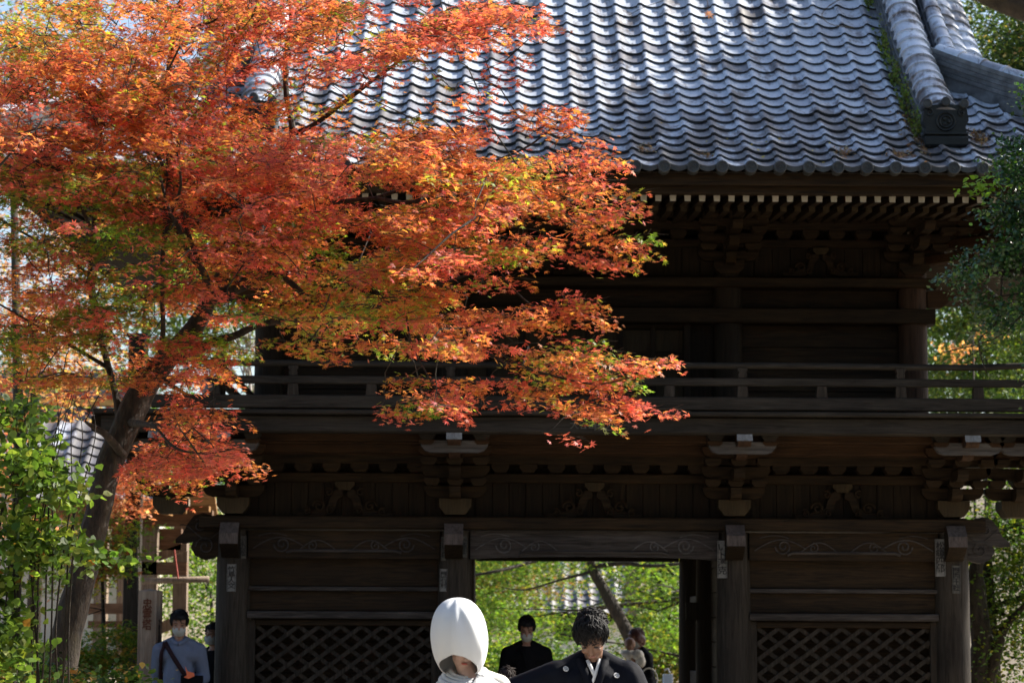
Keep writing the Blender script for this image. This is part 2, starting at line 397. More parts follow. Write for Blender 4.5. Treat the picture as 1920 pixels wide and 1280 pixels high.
# stone plinths, pillars
for r, yy in enumerate((YP, YM, YB)):
    for i, x in enumerate(PX):
        b = MB(); b.lathe([(.34, 0), (.34, .06), (.25, .14), (.22, .16)], (x, yy, .0), 20); mk('foot_stone', b, plain('granite', (.25, .24, .22), .8, .3, .3, 30, .3), gate, smooth=True, sharp=40)
        b = MB(); b.lathe([(PR * 1.04, .16), (PR * 1.03, 1.0), (PR, 2.0), (PR * .95, z_top - .14)], (x, yy, 0), 28)
        mk('pillar', b, M_gz if r == 0 else M_wz, gate, smooth=True, sharp=40)
# tie beams (all four sides) and mid beams
def beam(name, x0, x1, y0, y1, z0, z1, mat=M_wx, b=.008, parent=gate):
    m = MB(); m.bbox(x0, x1, y0, y1, z0, z1, b); return mk(name, m, mat, parent)
yF = YP - .20
zt0, zt1 = Z(992, yF), Z(969, yF)
beam('tie_beam', PX[0] - .32, PX[3] + .30, yF, YP + .20, zt0, zt1, M_wx, .01)
beam('tie_beam', PX[0] - .32, PX[3] + .30, YB - .2, YB + .2, zt0, zt1)
for x in PX: beam('tie_beam', x - .13, x + .13, YP + .203, YB - .203, zt0 + .01, zt1 - .01, M_wy)
# ceiling boards of the passage
for k in range(14):
    x0 = PX[0] - .2 + k * (PX[3] - PX[0] + .4) / 14
    beam('ceiling_board', x0, x0 + (PX[3] - PX[0] + .4) / 14 - .006, YP + .21, YB - .21, zt1 + .003, zt1 + .03, M_wy, .003)
# front bays
def carved_beam(x0, x1, z0, z1, y, mat, parent, rise=.0):
    """rainbow beam: bowed underside, raised bead, swirls cut on both ends"""
    m = MB(); L = x1 - x0; n = 14; top = []; bot = []
    for k in range(n + 1):
        t = k / n; bot.append((x0 + L * t, z0 + rise * math.sin(math.pi * t) ** .5 * 1.0)); top.append((x0 + L * t, z1))
    m.prism(bot + top[::-1], y, y + .15); ob = mk('carved_beam', m, mat, parent)
    h = z1 - z0; s = MB()
    for sg, xe in ((1, x0), (-1, x1)):
        s.tube(spiral(xe + sg * .30 * 1.1, z0 + h * .50, h * .30, 1.6, y - .004, 24, sg, math.pi), [.010] * 25, 4)
        s.tube(spiral(xe + sg * .62, z0 + h * .45, h * .20, 1.3, y - .004, 18, -sg, math.pi / 2), [.008] * 19, 4)
        s.tube([(xe + sg * (.05 + .5 * t), y - .004, z0 + h * (.35 + .4 * math.sin(3 * t))) for t in np.linspace(0, 1, 10)], .008, 4)
        s.tube([(xe + sg * (.5 + .35 * t), y - .004, z0 + h * (.30 + .35 * math.sin(math.pi * t))) for t in np.linspace(0, 1, 10)], .008, 4)
        s.tube([(xe + sg * (.1 + .28 * t), y - .004, z0 + h * (.8 + .1 * math.sin(math.pi * t))) for t in np.linspace(0, 1, 8)], .006, 4)
    mk('carving', s, M_silver if mat is M_gx else M_gx, ob)
    s = MB(); s.tube([(x0 + L * .2, y - .006, z0 + h * .20)] + [(x0 + L * t, y - .006, z0 + h * .27) for t in np.linspace(.23, .77, 8)] + [(x1 - L * .2, y - .006, z0 + h * .20)], .016, 6)
    mk('bead_moulding', s, M_gx, ob)
    return ob
def lattice(x0, x1, z0, z1, y):
    fr = thing('lattice_panel', None, None, (0, 0, 0)); fr.parent = gate; fr.location = Vector((x0, y, 0)) - WL[gate.name]; WL[fr.name] = Vector((x0, y, 0))
    m = MB(); m.bbox(x0, x0 + .075, y, y + .07, z0, z1, .005); mk('lattice_frame', m, M_gz, fr)
    m = MB(); m.bbox(x1 - .075, x1, y, y + .07, z0, z1, .005); mk('lattice_frame', m, M_gz, fr)
    m = MB(); m.bbox(x0 + .077, x1 - .077, y, y + .07, z1 - .055, z1, .005); mk('lattice_frame', m, M_wx, fr)
    m = MB(); m.bbox(x0 + .077, x1 - .077, y, y + .07, z0, z0 + .06, .005); mk('lattice_frame', m, M_gx, fr)
    a0, a1, b0, b1 = x0 + .08, x1 - .08, z0 + .063, z1 - .058
    slope = .74; st = X(521, YP) - X(481.7, YP)            # horizontal step of the crossing slats
    for dirn, yy in ((1, y + .012), (-1, y + .034)):
        k = -40
        while k < 60:
            c = a0 + k * st; k += 1
            pts = []
            # the line x = c + t, z = b0 + dirn * slope * t, clipped to the panel
            if dirn == 1: zs = lambda xx: b0 + slope * (xx - c)
            else: zs = lambda xx: b1 - slope * (xx - c)
            xa, xb = max(a0, c), min(a1, c + (b1 - b0) / slope)
            if xb - xa < .03: continue
            za, zb = zs(xa), zs(xb); dx, dz = xb - xa, zb - za; L = math.hypot(dx, dz); nx, nz = -dz / L * .0195, dx / L * .0195
            m = MB(); m.prism([(xa - nx, za - nz), (xb - nx, zb - nz), (xb + nx, zb + nz), (xa + nx, za + nz)], yy, yy + .02); mk('lattice_slat', m, M_gz, fr)
    return fr
zk0, zk1 = Z(1048, YP - .1), Z(996, YP - .1)
for i in (0, 2):
    x0, x1 = PX[i] + PR * .9, PX[i + 1] - PR * .9
    carved_beam(x0, x1, zk0, zk1, YP - .11, M_wx, gate, .0)
    beam('wall_board', x0, x1, YP + .0, YP + .05, Z(1100, YP), Z(1048.5, YP), M_wx, .003)
    beam('wall_rail', x0, x1, YP - .055, YP + .05, Z(1109, YP), Z(1101, YP), M_gx, .006)
    beam('wall_board', x0, x1, YP - .0, YP + .05, Z(1146, YP), Z(1109.5, YP), M_wx, .003)
    beam('wall_rail', x0, x1, YP - .10, YP + .05, Z(1161, YP - .1), Z(1147, YP - .1), M_gx, .010)
    lattice(x0, x1, .35, Z(1163, YP), YP - .035)
    beam('sill_beam', x0, x1, YP - .10, YP + .08, .16, .348, M_gx)
    beam('backing_board', x0, x1, YP + .30, YP + .32, .2, zk0, M_wx, .003)
    # boarded inner sides of the bay
for i in (0, 1, 2, 3):
    for k in range(9):
        z0 = .2 + k * (zt0 - .25) / 9
        beam('side_board', PX[i] - .02, PX[i] + .02, YP + PR + .003, YM - PR - .003, z0, z0 + (zt0 - .25) / 9 - .006, M_wy, .003)
carved_beam(PX[1] + PR * .9, PX[2] - PR * .9, Z(1049, YP - .1), Z(995, YP - .1), YP - .11, M_gx, gate, .035)
# door jamb beside the opening
xj = X(889, YP + .0, 1100)
beam('door_jamb', PX[1] + PR * .8, xj, YP - .02, YP + .12, .16, zk0 + .03, M_wz)
for yy in (YM, YB):
    beam('cross_beam', PX[1] + PR, PX[2] - PR, yy - .06, yy + .06, zk0 + .12, zk0 + .30, M_wx)
for x in (PX[1], PX[2]):
    for yy in (YM, YB):
        for sg in (1, -1):
            m = MB(); q = x + sg * PR * .95
            m.prism([(q, zk0 + .10), (q + sg * -.0, zk0 - .25), (q + sg * .10, zk0 - .05)][::sg], yy - .04, yy + .04)
    # passage wall rails between the rows (their pale ends show beside the inner pillars)
    for zz in (Z(1125, YM), Z(1275, YM)):
        beam('wall_rail', x - .05 if x > 1 else x - .04, x + .04 if x > 1 else x + .05, YM + PR, YB - PR, zz - .08, zz + .08, M_gx)
m = MB(); m.bbox(PX[2] - PR - .11, PX[2] - PR + .02, YM - .03, YM + .03, Z(1160, YM), Z(1127, YM)); mk('bolt_block', m, M_gz, gate)

# nosings that leave the pillars towards the front, bare silver wood on their faces
def nose(px, x):
    w_ = .095; z1 = Z(984, YP - .3); z0 = Z(1028, YP - .3); y0 = YP - PR
    o = MB(); o.prism_x([(y0 + .02, z1 + .01), (y0 - .13, z1), (y0 - .235, z1 - .10), (y0 - .25, z0 + .03), (y0 - .21, z0), (y0 - .05, z0 - .09), (y0 + .02, z0 - .10)], x - w_ / 1.1, x + w_ / 1.1)
    ob = mk('beam_nose', o, M_wz, gate)
    c = MB(); c.prism_x([(y0 - .132, z1 + .004), (y0 - .240, z1 - .10), (y0 - .256, z0 + .03), (y0 - .262, z0 + .03), (y0 - .247, z1 - .095), (y0 - .137, z1 + .012)], x - w_ / 1.1 - .004, x + w_ / 1.1 + .004)
    mk('nose_face', c, M_nose, ob)
M_nose = wood('nose_end_wood', (.05, .040, .038), (.15, .128, .12), 'Z')
for px, x in zip((430, 848, 1385, 1800), PX): nose(px, x - .01)
# carved side noses at the two ends
def kibana(x, sg):
    zc = Z(1010, YP); prof = [(0, .17), (.10, .21), (.20, .235), (.30, .21), (.37, .13), (.42, .04), (.50, -.02), (.50, -.055), (.40, -.06), (.30, -.04), (.33, -.10), (.28, -.18), (.18, -.22), (.08, -.20), (0, -.16)]
    prof = [(x + sg * (a * .88 + .12), zc + b) for a, b in prof]
    if sg < 0: prof = prof[::-1]
    m = MB(); m.prism(prof, YP - .07, YP + .07); ob = mk('carved_nose', m, M_wx if sg < 0 else M_gx, gate)
    s = MB(); s.tube(spiral(x + sg * .27, zc - .09, .095, 1.5, YP - .072, 24, sg, 0), .008, 4); mk('carving', s, M_gx, ob)
    s = MB(); s.tube(spiral(x + sg * .33, zc + .11, .07, 1.3, YP - .072, 24, sg, 1), .008, 4); mk('carving', s, M_gx, ob)
    s = MB(); s.tube([(x + sg * (.14 + t * .38), YP - .072, zc + .05 - .07 * math.sin(t * 5)) for t in np.linspace(0, 1, 12)], .007, 4)
    mk('carving', s, M_gx, ob)
kibana(PX[0], -1); kibana(PX[3], 1)

# frieze with upright boards and carved struts
zf0, zf1 = zt1 + .002, Z(905, YP)
n = 44
for k in range(n):
    x0 = PX[0] - .1 + k * (PX[3] - PX[0] + .2) / n
    beam('frieze_board', x0, x0 + (PX[3] - PX[0] + .2) / n - .004, YP + .02 + .004 * (k % 3), YP + .045 + .004 * (k % 3), zf0, zf1 + .05, M_wz, .003)
def frog_strut(xc, z0, h, y, wdt, parent, mat):
    ob = thing('carved_strut', None, None); ob.parent = parent; WL[ob.name] = Vector((xc, y, z0)); ob.location = Vector((xc, y, z0)) - WL[parent.name]
    m = MB()
    for s in (1, -1):
        p = [(.06, 1.0), (.22, .92), (.32, .62), (.36, .38), (.55, .25), (.75, .18), (1.0, .14), (1.0, .0), (.5, .0), (.30, .10), (.20, .30), (.14, .62), (.04, .72)]
        p = [(xc + s * a * wdt / 2, z0 + b * h * .82) for a, b in p]
        m.prism(p if s < 0 else p[::-1], y, y + .06)
        m.tube(spiral(xc + s * wdt * .27, z0 + h * .30, h * .19, 1.4, y - .012, 18, s, 0), .014, 5)
        m.tube(spiral(xc + s * wdt * .40, z0 + h * .14, h * .12, 1.3, y - .012, 14, s, 1), .012, 5)
        m.tube(spiral(xc + s * wdt * .17, z0 + h * .70, h * .12, 1.2, y - .012, 14, s, 1), .012, 5)
        m.tube(spiral(xc + s * wdt * .15, z0 + h * .16, h * .11, 1.2, y - .012, 14, -s, 1), .012, 5)
    mk('carving', m, mat, ob)
    m = MB(); bw = h * .28
    m.prism([(xc - bw * .55, z0 + h * .76), (xc + bw * .55, z0 + h * .76), (xc + bw, z0 + h * .90), (xc + bw, z0 + h), (xc - bw, z0 + h), (xc - bw, z0 + h * .90)], y - .03, y + .08)
    mk('bearing_block', m, M_pan, ob)
for xm in ((PX[0] + PX[1]) / 2, (PX[1] + PX[2]) / 2, (PX[2] + PX[3]) / 2): frog_strut(xm, zf0, zf1 - zf0, YP - .06, .92, gate, M_wx)
def block_pts(x, z, bw, bh):
    return [(x - bw * .62, z), (x + bw * .62, z), (x + bw * .80, z + bh * .22), (x + bw, z + bh * .5), (x + bw, z + bh), (x - bw, z + bh), (x - bw, z + bh * .5), (x - bw * .80, z + bh * .22)]
def arm_pts(x, z, hw, h):
    return [(x - hw + h * .8, z), (x + hw - h * .8, z), (x + hw - h * .3, z + h * .18), (x + hw, z + h * .6), (x + hw, z + h), (x - hw, z + h), (x - hw, z + h * .6), (x - hw + h * .3, z + h * .18)]
# layers under the balcony: (name, py top, py bottom, y front)
Y1, Y2, Y3 = YP - .28, YP - .60, YP - .92
layers = [('frieze_beam', 887, 905, YP - .07, M_wx), ('frieze_beam', 851, 870, Y1 - .02, M_wx), ('under_beam', 831, 850, Y2 + .10, M_warm), ('under_beam', 811, 828, Y3 + .16, M_warm)]
xl, xr = PX[0] - 1.0, PX[3] + 1.0
for nm, a, b_, y, mt in layers: beam(nm, xl if y < YP - .1 else PX[0] - .25, xr if y < YP - .1 else PX[3] + .25, y, y + .14, Z(b_, y), Z(a, y), mt, .01)
beam('under_board', xl, xr, Y1 + .14, YP + .1, Z(868, Y1), Z(866, Y1) + .01, M_wx, .003)
beam('under_board', xl, xr, Y2 + .25, Y1 + .02, Z(850, Y2), Z(850, Y2) + .02, M_warm, .003)
beam('under_board', xl, xr, Y3 + .30, Y2 + .15, Z(829, Y3), Z(829, Y3) + .02, M_warm, .003)
# the row of small bearing blocks on the frieze beam
x = PX[0] - .13
while x < PX[3] + .3:
    if min(abs(x - p) for p in PX) > .30:
        m = MB(); m.prism(block_pts(x, Z(886, Y1 + .1), .085, Z(870.5, Y1 + .1) - Z(886, Y1 + .1)), Y1 + .0, Y1 + .17); mk('bearing_block', m, M_wx, gate)
    x += .272
def bracket(x, lateral_only=False):
    b = thing('bracket_set', None, None); b.parent = gate; WL[b.name] = Vector((x, YP, zf0)); b.location = WL[b.name] - WL[gate.name]
    def blk(xx, y, pb, pt, bw=.085, mat=M_wx, dy=.09):
        m = MB(); m.prism(block_pts(xx, Z(pb, y), bw, Z(pt, y) - Z(pb, y)), y - dy, y + dy); mk('bearing_block', m, mat, b)
    def arm(y, pb, pt, hw, mat=M_wx):
        m = MB(); m.prism(arm_pts(x, Z(pb, y), hw, Z(pt, y) - Z(pb, y)), y - .055, y + .055); mk('bracket_arm', m, mat, b)
    def fwd(y, y1, pb, pt, mat=M_wx):
        z0, z1 = Z(pb, y), Z(pt, y)
        m = MB(); m.prism_x([(y1, z0), (y1, z1), (y, z1), (y, z0 + .06), (y + .03, z0 + .02), (y + .08, z0)], x - .052, x + .052); mk('bracket_arm', m, mat, b)
    blk(x, YP - .02, 966, 936, .155, M_pan, .16)
    arm(YP - .07, 934, 912, .30); fwd(Y1 - .10, YP, 934, 912, M_wx)
    for s in (-1, 0, 1): blk(x + s * .225, Y1, 911, 897, .075)
    arm(Y1, 896, 874, .33, M_wx); fwd(Y2 - .10, YP, 896, 876)
    for s in (-1, 0, 1): blk(x + s * .25, Y2, 872, 858, .078)
    arm(Y2, 857, 836, .35, M_warm); fwd(Y3 - .06, YP, 857, 838, M_warmz)
    for s in (-1, 0, 1): blk(x + s * .26, Y3, 835, 824 + 2, .07, M_warm)
    arm(Y3 - .02, 849, 827, .315, M_silver)
    for s in (-1, 1): blk(x + s * .255, Y3 - .02, 826, 808, .078, M_rail)
    # bare wood cap on the tail of the projecting arm
    y = Y3 - .28; m = MB(); z0, z1 = Z(824, y), Z(791, y)
    m.prism_x([(Y3 + .1, z1 - .02), (y + .09, z1), (y, z0 + .01), (y + .012, z0 - .02), (y + .06, z0 - .05), (Y3 + .1, z0 - .03)], x - .062, x + .062); mk('arm_end', m, M_warmz, b)
    m = MB(); m.prism_x([(y + .088, z1 + .006), (y - .004, z0 + .006), (y - .012, z0), (y + .083, z1 + .016)], x - .072, x); mk('end_cap', m, M_cap, b)
    m = MB(); m.prism_x([(y + .088, z1 + .006), (y - .004, z0 + .006), (y - .012, z0), (y + .083, z1 + .016)], x + .002, x + .074); mk('end_cap', m, M_cap, b)
    return b
for x in PX: bracket(x)
bracket(PX[3] + .62); bracket(PX[0] - .62)

# balcony
YBAL = 23.25
bx0, bx1 = X(163, YBAL, 800), 2 * XC - X(163, YBAL, 800)
beam('balcony_beam', bx0 + .12, bx1, YBAL + .06, YBAL + .24, Z(811, YBAL), Z(779, YBAL), M_rail, .015)
beam('balcony_edge', bx0, bx1, YBAL - .02, YBAL + .10, Z(778, YBAL), Z(769.5, YBAL), M_rail, .008)
x = bx0
while x < bx1:
    wd = random.uniform(.20, .27); m = MB(); m.bbox(x, x + wd - .006, YBAL + .103, YP + .35, Z(778, YBAL) + .01, Z(770, YBAL), .003)
    mk('floor_board', m, M_wy, gate); x += wd
for sg in (0, 1):
    x0, x1 = (bx0, PX[0] - .35) if sg == 0 else (PX[3] + .35, bx1)
    y = YP + .4
    while y < YB + 1.2:
        m = MB(); m.bbox(x0, x1, y, y + .22, Z(778, YBAL) + .01, Z(770, YBAL), .003); mk('floor_board', m, M_wx, gate); y += .226
    beam('balcony_beam', x0 if sg == 0 else x1 - .15, x0 + .15 if sg == 0 else x1, YBAL + .25, YB + 1.2, Z(808, YBAL), Z(779, YBAL), M_wy)
rail = thing('balcony_railing', None, None); rail.parent = gate; WL[rail.name] = Vector((XC, YBAL, Z(769, YBAL))); rail.location = WL[rail.name] - WL[gate.name]
YR = YBAL + .06
rx0, rx1 = X(296, YR, 700), 2 * XC - X(296, YR, 700)
m = MB(); m.tube([(rx0 - .1 + (rx1 - rx0 + .2) * t, YR, Z(684, YR) + (.03 if k in (0, 12) else 0) + .004 * math.sin(k)) for k, t in enumerate(np.linspace(0, 1, 13))], .031, 10); mk('top_rail', m, M_rail, rail, smooth=True, sharp=40)
beam('middle_rail', rx0, rx1, YR - .035, YR + .035, Z(721.5, YR), Z(707, YR), M_rail, .006, rail)
beam('base_rail', rx0 - .05, rx1, YR - .05, YR + .05, Z(767.5, YR), Z(743, YR), M_rail, .008, rail)
pxs = [(403, 1), (550, 0), (697, 1), (845, 0), (982, 1), (1118, 0), (1255, 1), (1392, 0), (1540, 1), (1688, 0), (1833, 1), (1975, 0)]
for px, short in pxs:
    x = X(px, YR, 700)
    m = MB(); m.prism([(x - .052, Z(743, YR) + .001), (x + .052, Z(743, YR) + .001), (x + .044, Z(722, YR)), (x - .044, Z(722, YR))], YR - .04, YR + .04); mk('short_post', m, M_gz, rail)
    if not short:
        m = MB(); a, b_ = Z(706.5, YR), Z(688, YR); m.prism([(x - .036, a), (x + .036, a), (x + .04, b_ - .055), (x + .03, b_ - .045), (x + .045, b_ - .02), (x + .045, b_), (x - .045, b_), (x - .045, b_ - .02), (x - .03, b_ - .045), (x - .04, b_ - .055)], YR - .036, YR + .036)
        mk('baluster', m, M_gz, rail)
x = X(413, YR + .12, 700); zb = Z(743, YR); 
m = MB(); m.lathe([(.05, zb), (.05, Z(672, YR)), (.066, Z(669, YR)), (.06, Z(662, YR)), (.028, Z(657, YR)), (.028, Z(655, YR)), (.05, Z(651, YR)), (.062, Z(646, YR)), (.055, Z(640, YR)), (.02, Z(634, YR)), (.004, Z(631, YR))], (x, YR + .16, 0), 18)
mk('newel_post', m, M_gz, rail, smooth=True, sharp=50)
# the side railing on the left returns along the building
m = MB(); xs_ = rx0 + .1
m.tube([(x - .0, YR + .1, Z(684, YR)), (x - .0, YB + 1.2, Z(684, YR))], .03, 8); m.bbox(x - .03, x + .03, YR + .1, YB + 1.2, Z(721, YR), Z(708, YR), .005)
mk('side_rail', m, M_wy, rail)

# upper storey
YU = 24.85
UX = [X(505, YU, 650), X(851, YU, 650), X(1365, YU, 650), X(1712, YU, 650)]
zu0 = Z(770, YBAL); zu1 = Z(500, YU)
for yy in (YU, 29.1):
    for i, x in enumerate(UX):
        m = MB(); m.lathe([(.145, zu0), (.145, zu0 + .6), (.14, zu1)], (x, yy, 0), 24); mk('upper_pillar', m, M_warmz if i == 3 else M_wz, gate, smooth=True, sharp=40)
yw = YU + .05
def wall_boards(x0, x1, pa, pb, mat=M_wx, nrow=3, y=yw):
    za, zb_ = Z(pb, y), Z(pa, y)
    for k in range(nrow):
        h = (zb_ - za) / nrow
        beam('wall_board', x0, x1, y + .003 * (k % 2), y + .03, za + k * h, za + (k + 1) * h - .005, mat, .003)
wall_boards(UX[2] + .14, UX[3] - .14, 607, 772, M_wx, 4)
wall_boards(UX[0] + .14, UX[1] - .14, 607, 772, M_wx, 4)
wall_boards(UX[0] + .14, UX[3] - .14, 536, 574, M_wx, 1, yw + .06)
for i in (0, 1, 2, 3):
    pass
beam('upper_tie_beam', UX[0] - .26, UX[3] + .20, YU - .165, YU + .165, Z(603, YU - .16), Z(575, YU - .16), M_wx, .01)
beam('upper_tie_beam', UX[0] - .3, UX[3] + .22, YU - .18, YU + .18, Z(535, YU - .18), Z(517, YU - .18), M_wx, .01)
for s, x in ((-1, UX[0]), (1, UX[3])):
    zc = Z(556, YU); m = MB(); p = [(x + s * .14, zc + .07), (x + s * .30, zc + .08), (x + s * .45, zc + .03), (x + s * .47, zc - .02), (x + s * .36, zc - .03), (x + s * .28, zc - .10), (x + s * .14, zc - .09)]
    m.prism(p[::s], YU - .06, YU + .06); mk('carved_nose', m, M_warm, gate)
# door and window panels in the middle bays
xa, xb = UX[1] + .15, UX[2] - .15
beam('door_post', X(1283, YU) - .0, X(1295, YU), YU - .06, YU + .04, Z(772, YU), Z(604, YU), M_wz, .006)
for k in range(7):
    pa = 893 + k * 62 if k < 99 else 0
    x0 = X(1283 - 62 * (k + 1), YU) ; x1 = X(1283 - 62 * k, YU)
    m = MB(); m.bbox(x0, x0 + .05, yw - .03, yw + .02, Z(772, YU), Z(607, YU), .004); mk('door_stile', m, M_wz, gate)
    m = MB(); m.bbox(x0 + .052, x1 - .002, yw - .0, yw + .02, Z(657, YU), Z(616, YU), .003); mk('door_panel', m, M_pan, gate)
    m = MB(); m.bbox(x0 + .052, x1 - .002, yw - .025, yw + .02, Z(670, YU), Z(658, YU), .004); mk('door_rail', m, M_wx, gate)
    m = MB(); m.bbox(x0 + .052, x1 - .002, yw - .0, yw + .02, Z(772, YU), Z(671, YU), .003); mk('door_panel', m, M_pan, gate)
    m = MB(); m.bbox(x0 + .052, x1 - .002, yw - .025, yw + .02, Z(615, YU), Z(605, YU), .004); mk('door_rail', m, M_wx, gate)
beam('wall_board', X(1296, YU), UX[2] - .14, yw, yw + .03, Z(772, YU), Z(605, YU), M_wz, .003)
# upper frieze
nb = 36; fz0, fz1 = Z(516, YU), Z(464, YU)
for k in range(nb):
    x0 = UX[0] - .05 + k * (UX[3] - UX[0] + .1) / nb
    beam('frieze_board', x0, x0 + (UX[3] - UX[0] + .1) / nb - .004, YU + .0 + .004 * (k % 3), YU + .03 + .004 * (k % 3), fz0, fz1 + .03, M_wz, .003)
for xm in ((UX[0] + UX[1]) / 2, (UX[1] + UX[2]) / 2, (UX[2] + UX[3]) / 2): frog_strut(xm, fz0, fz1 - fz0, YU - .07, .75, gate, M_wx)
U1, U2, U3 = YU - .32, YU - .66, YU - 1.0
beam('frieze_beam', UX[0] - .2, UX[3] + .2, YU - .07, YU + .06, Z(463, YU), Z(448, YU), M_wx)
beam('eave_beam', UX[0] - .5, UX[3] + .5, U1 - .03, U1 + .09, Z(428, U1), Z(412, U1), M_wx)
beam('eave_beam', UX[0] - .9, UX[3] + .9, U2 - .03, U2 + .09, Z(404, U2), Z(388, U2), M_wx)
beam('eave_beam', UX[0] - 1.5, UX[3] + 1.5, U3 - .06, U3 + .08, Z(392, U3), Z(379, U3), M_wx)
for (y, pb, pt) in ((U1 + .05, 446, 430), (U2 + .05, 411, 405)):
    x = UX[0] - .13
    while x < UX[3] + .25:
        if min(abs(x - p) for p in UX) > .28:
            m = MB(); m.prism(block_pts(x, Z(pb, y), .08, Z(pt, y) - Z(pb, y)), y - .06, y + .07); mk('bearing_block', m, M_wx, gate)
        x += .262
def ubracket(x):
    b = thing('bracket_set', None, None); b.parent = gate; WL[b.name] = Vector((x, YU, fz0)); b.location = WL[b.name] - WL[gate.name]
    def blk(xx, y, pb, pt, bw=.08, mat=M_wx, dy=.085):
        m = MB(); m.prism(block_pts(xx, Z(pb, y), bw, Z(pt, y) - Z(pb, y)), y - dy, y + dy); mk('bearing_block', m, mat, b)
    def arm(y, pb, pt, hw, mat=M_wx):
        m = MB(); m.prism(arm_pts(x, Z(pb, y), hw, Z(pt, y) - Z(pb, y)), y - .055, y + .055); mk('bracket_arm', m, mat, b)
    def fwd(y, pb, pt):
        m = MB(); z0, z1 = Z(pb, y), Z(pt, y); m.prism_x([(YU, z0), (YU, z1), (y, z1), (y, z0 + .05), (y + .07, z0)], x - .05, x + .05); mk('bracket_arm', m, M_wx, b)
    blk(x, YU - .03, 514, 490, .15, M_wx, .15); arm(YU - .08, 488, 470, .3); fwd(U1 - .12, 488, 470)
    for s in (-1, 0, 1): blk(x + s * .22, U1, 468, 456)
    arm(U1, 455, 437, .32); fwd(U2 - .12, 455, 438)
    for s in (-1, 0, 1): blk(x + s * .25, U2, 435, 424)
    arm(U2, 423, 408, .34); fwd(U3 - .12, 423, 409)
    for s in (-1, 0, 1): blk(x + s * .25, U3, 407, 394)
for x in UX: ubracket(x)
ubracket(UX[3] + .66)
for s, x in ((1, UX[3]), (-1, UX[0])):       # diagonal arms at the corners
    m = MB()
    for k, (pz, r) in enumerate(((470, .55), (438, .95), (405, 1.35))):
        z = Z(pz, YU - r * .6); m.tube([(x, YU, z - .06), (x + s * r, YU - r, z - .05)], .06, 4)
    mk('corner_arm', m, M_warm, gate)

# ------------------------------------------------------------------ roof
YE, ZE = 22.32, 0.0
ZE = Z(314, YE)
XL, XR = XC - 5.61, XC + 5.61
def prof(s):
    """s metres up the slope -> y, z, angle"""
    y, z, ds = YE, ZE, .02; t = 0
    n = int(abs(s) / ds)
    for _ in range(n):
        a = R(26) + R(14) * (t / 4.58); y += math.cos(a) * ds; z += math.sin(a) * ds; t += ds
    a = R(26) + R(14) * (t / 4.58); r = s - n * ds
    return y + math.cos(a) * r, z + math.sin(a) * r, a
SMAX = 5.75
PT = [prof(s) for s in np.arange(0, SMAX + .01, .235)]
yr, zr, _ = prof(5.72)                       # ridge
roof = thing('tiled_roof', None, None); roof.parent = gate; WL[roof.name] = Vector((XC, YE, ZE)); roof.location = WL[roof.name] - WL[gate.name]
def half_width(y):
    """how far the front slope reaches from the middle at depth y"""
    return min(5.61 - (y - YE), 99) if y < 24.6 else 3.95
# boarding under the tiles: front slope, back slope, hipped sides, gables
m = MB(); rows = [prof(s) for s in np.linspace(0, 5.72, 24)]
for sg in (1, -1):
    base = len(m.v)
    for (y, z, a) in rows:
        yy = y if sg == 1 else 2 * YM - y; hw = half_width(y)
        m.v += [(XC - hw, yy, z - .03), (XC + hw, yy, z - .03)]
    for k in range(len(rows) - 1):
        q = base + 2 * k; m.f.append((q, q + 1, q + 3, q + 2) if sg == 1 else (q, q + 2, q + 3, q + 1))
mk('roof_boarding', m, M_wx, roof)
sa = 2.62; ya, za, _ = prof(sa)
for sg in (1, -1):
    m = MB(); rw = [prof(s) for s in np.linspace(0, 2.6, 12)]
    for (y, z, a) in rw:
        d = y - YE; xx = XC + sg * (5.61 - d); m.v += [(xx, YE + d, z - .01), (xx, 2 * YM - YE - d, z - .01)]
    for k in range(len(rw) - 1):
        q = 2 * k; m.f.append((q, q + 1, q + 3, q + 2) if sg == 1 else (q, q + 2, q + 3, q + 1))
    mk('side_slope', m, M_wx, roof)
    m = MB(); m.prism_x([(ya, za), (yr, zr), (2 * YM - ya, za)], XC + sg * 3.2, XC + sg * 3.24); mk('gable_wall', m, M_wz, roof)
# tile: S-shaped across, thin, butt end showing
TW, TE = .2617, .235
def tile_mesh(first=False):
    m = MB(); us = [0, .07, .15, .26, .42, .60, .80, .94, 1.0]
    hs = [.024, .038, .037, .020, .002, -.008, -.006, .006, .016]
    n = len(us); th = .021
    for (v, dz) in ((-.012, .035), (TE + .03, .006)):
        for u, h in zip(us, hs): m.v.append((u * (TW + .002), v, h + dz))
    for (v, dz) in ((-.012, .035),):
        for u, h in zip(us, hs): m.v.append((u * (TW + .002), v + .004, h + dz - th))
    for i in range(n - 1):
        m.f.append((i, i + 1, n + i + 1, n + i)); m.f.append((2 * n + i, 2 * n + i + 1, i + 1, i))
    m.f.append((0, n, 2 * n)); m.f.append((n - 1, 2 * n + n - 1, 2 * n - 1))
    return m
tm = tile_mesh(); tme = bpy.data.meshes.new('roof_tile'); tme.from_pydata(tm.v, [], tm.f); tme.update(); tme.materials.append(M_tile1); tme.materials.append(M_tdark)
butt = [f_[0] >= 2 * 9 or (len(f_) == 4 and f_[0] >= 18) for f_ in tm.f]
tme.polygons.foreach_set('material_index', [1 if b_ else 0 for b_ in butt])  # butt ends coloured darker: the shade under each course is painted in
tme.polygons.foreach_set('use_smooth', [len(p.vertices) == 4 and i % 2 == 0 for i, p in enumerate(tme.polygons)])
try: tme.set_sharp_from_angle(angle=R(40))
except Exception: pass
ncol = int(2 * 5.61 / TW); x_start = XC - ncol * TW / 2
sel = []; rest = []
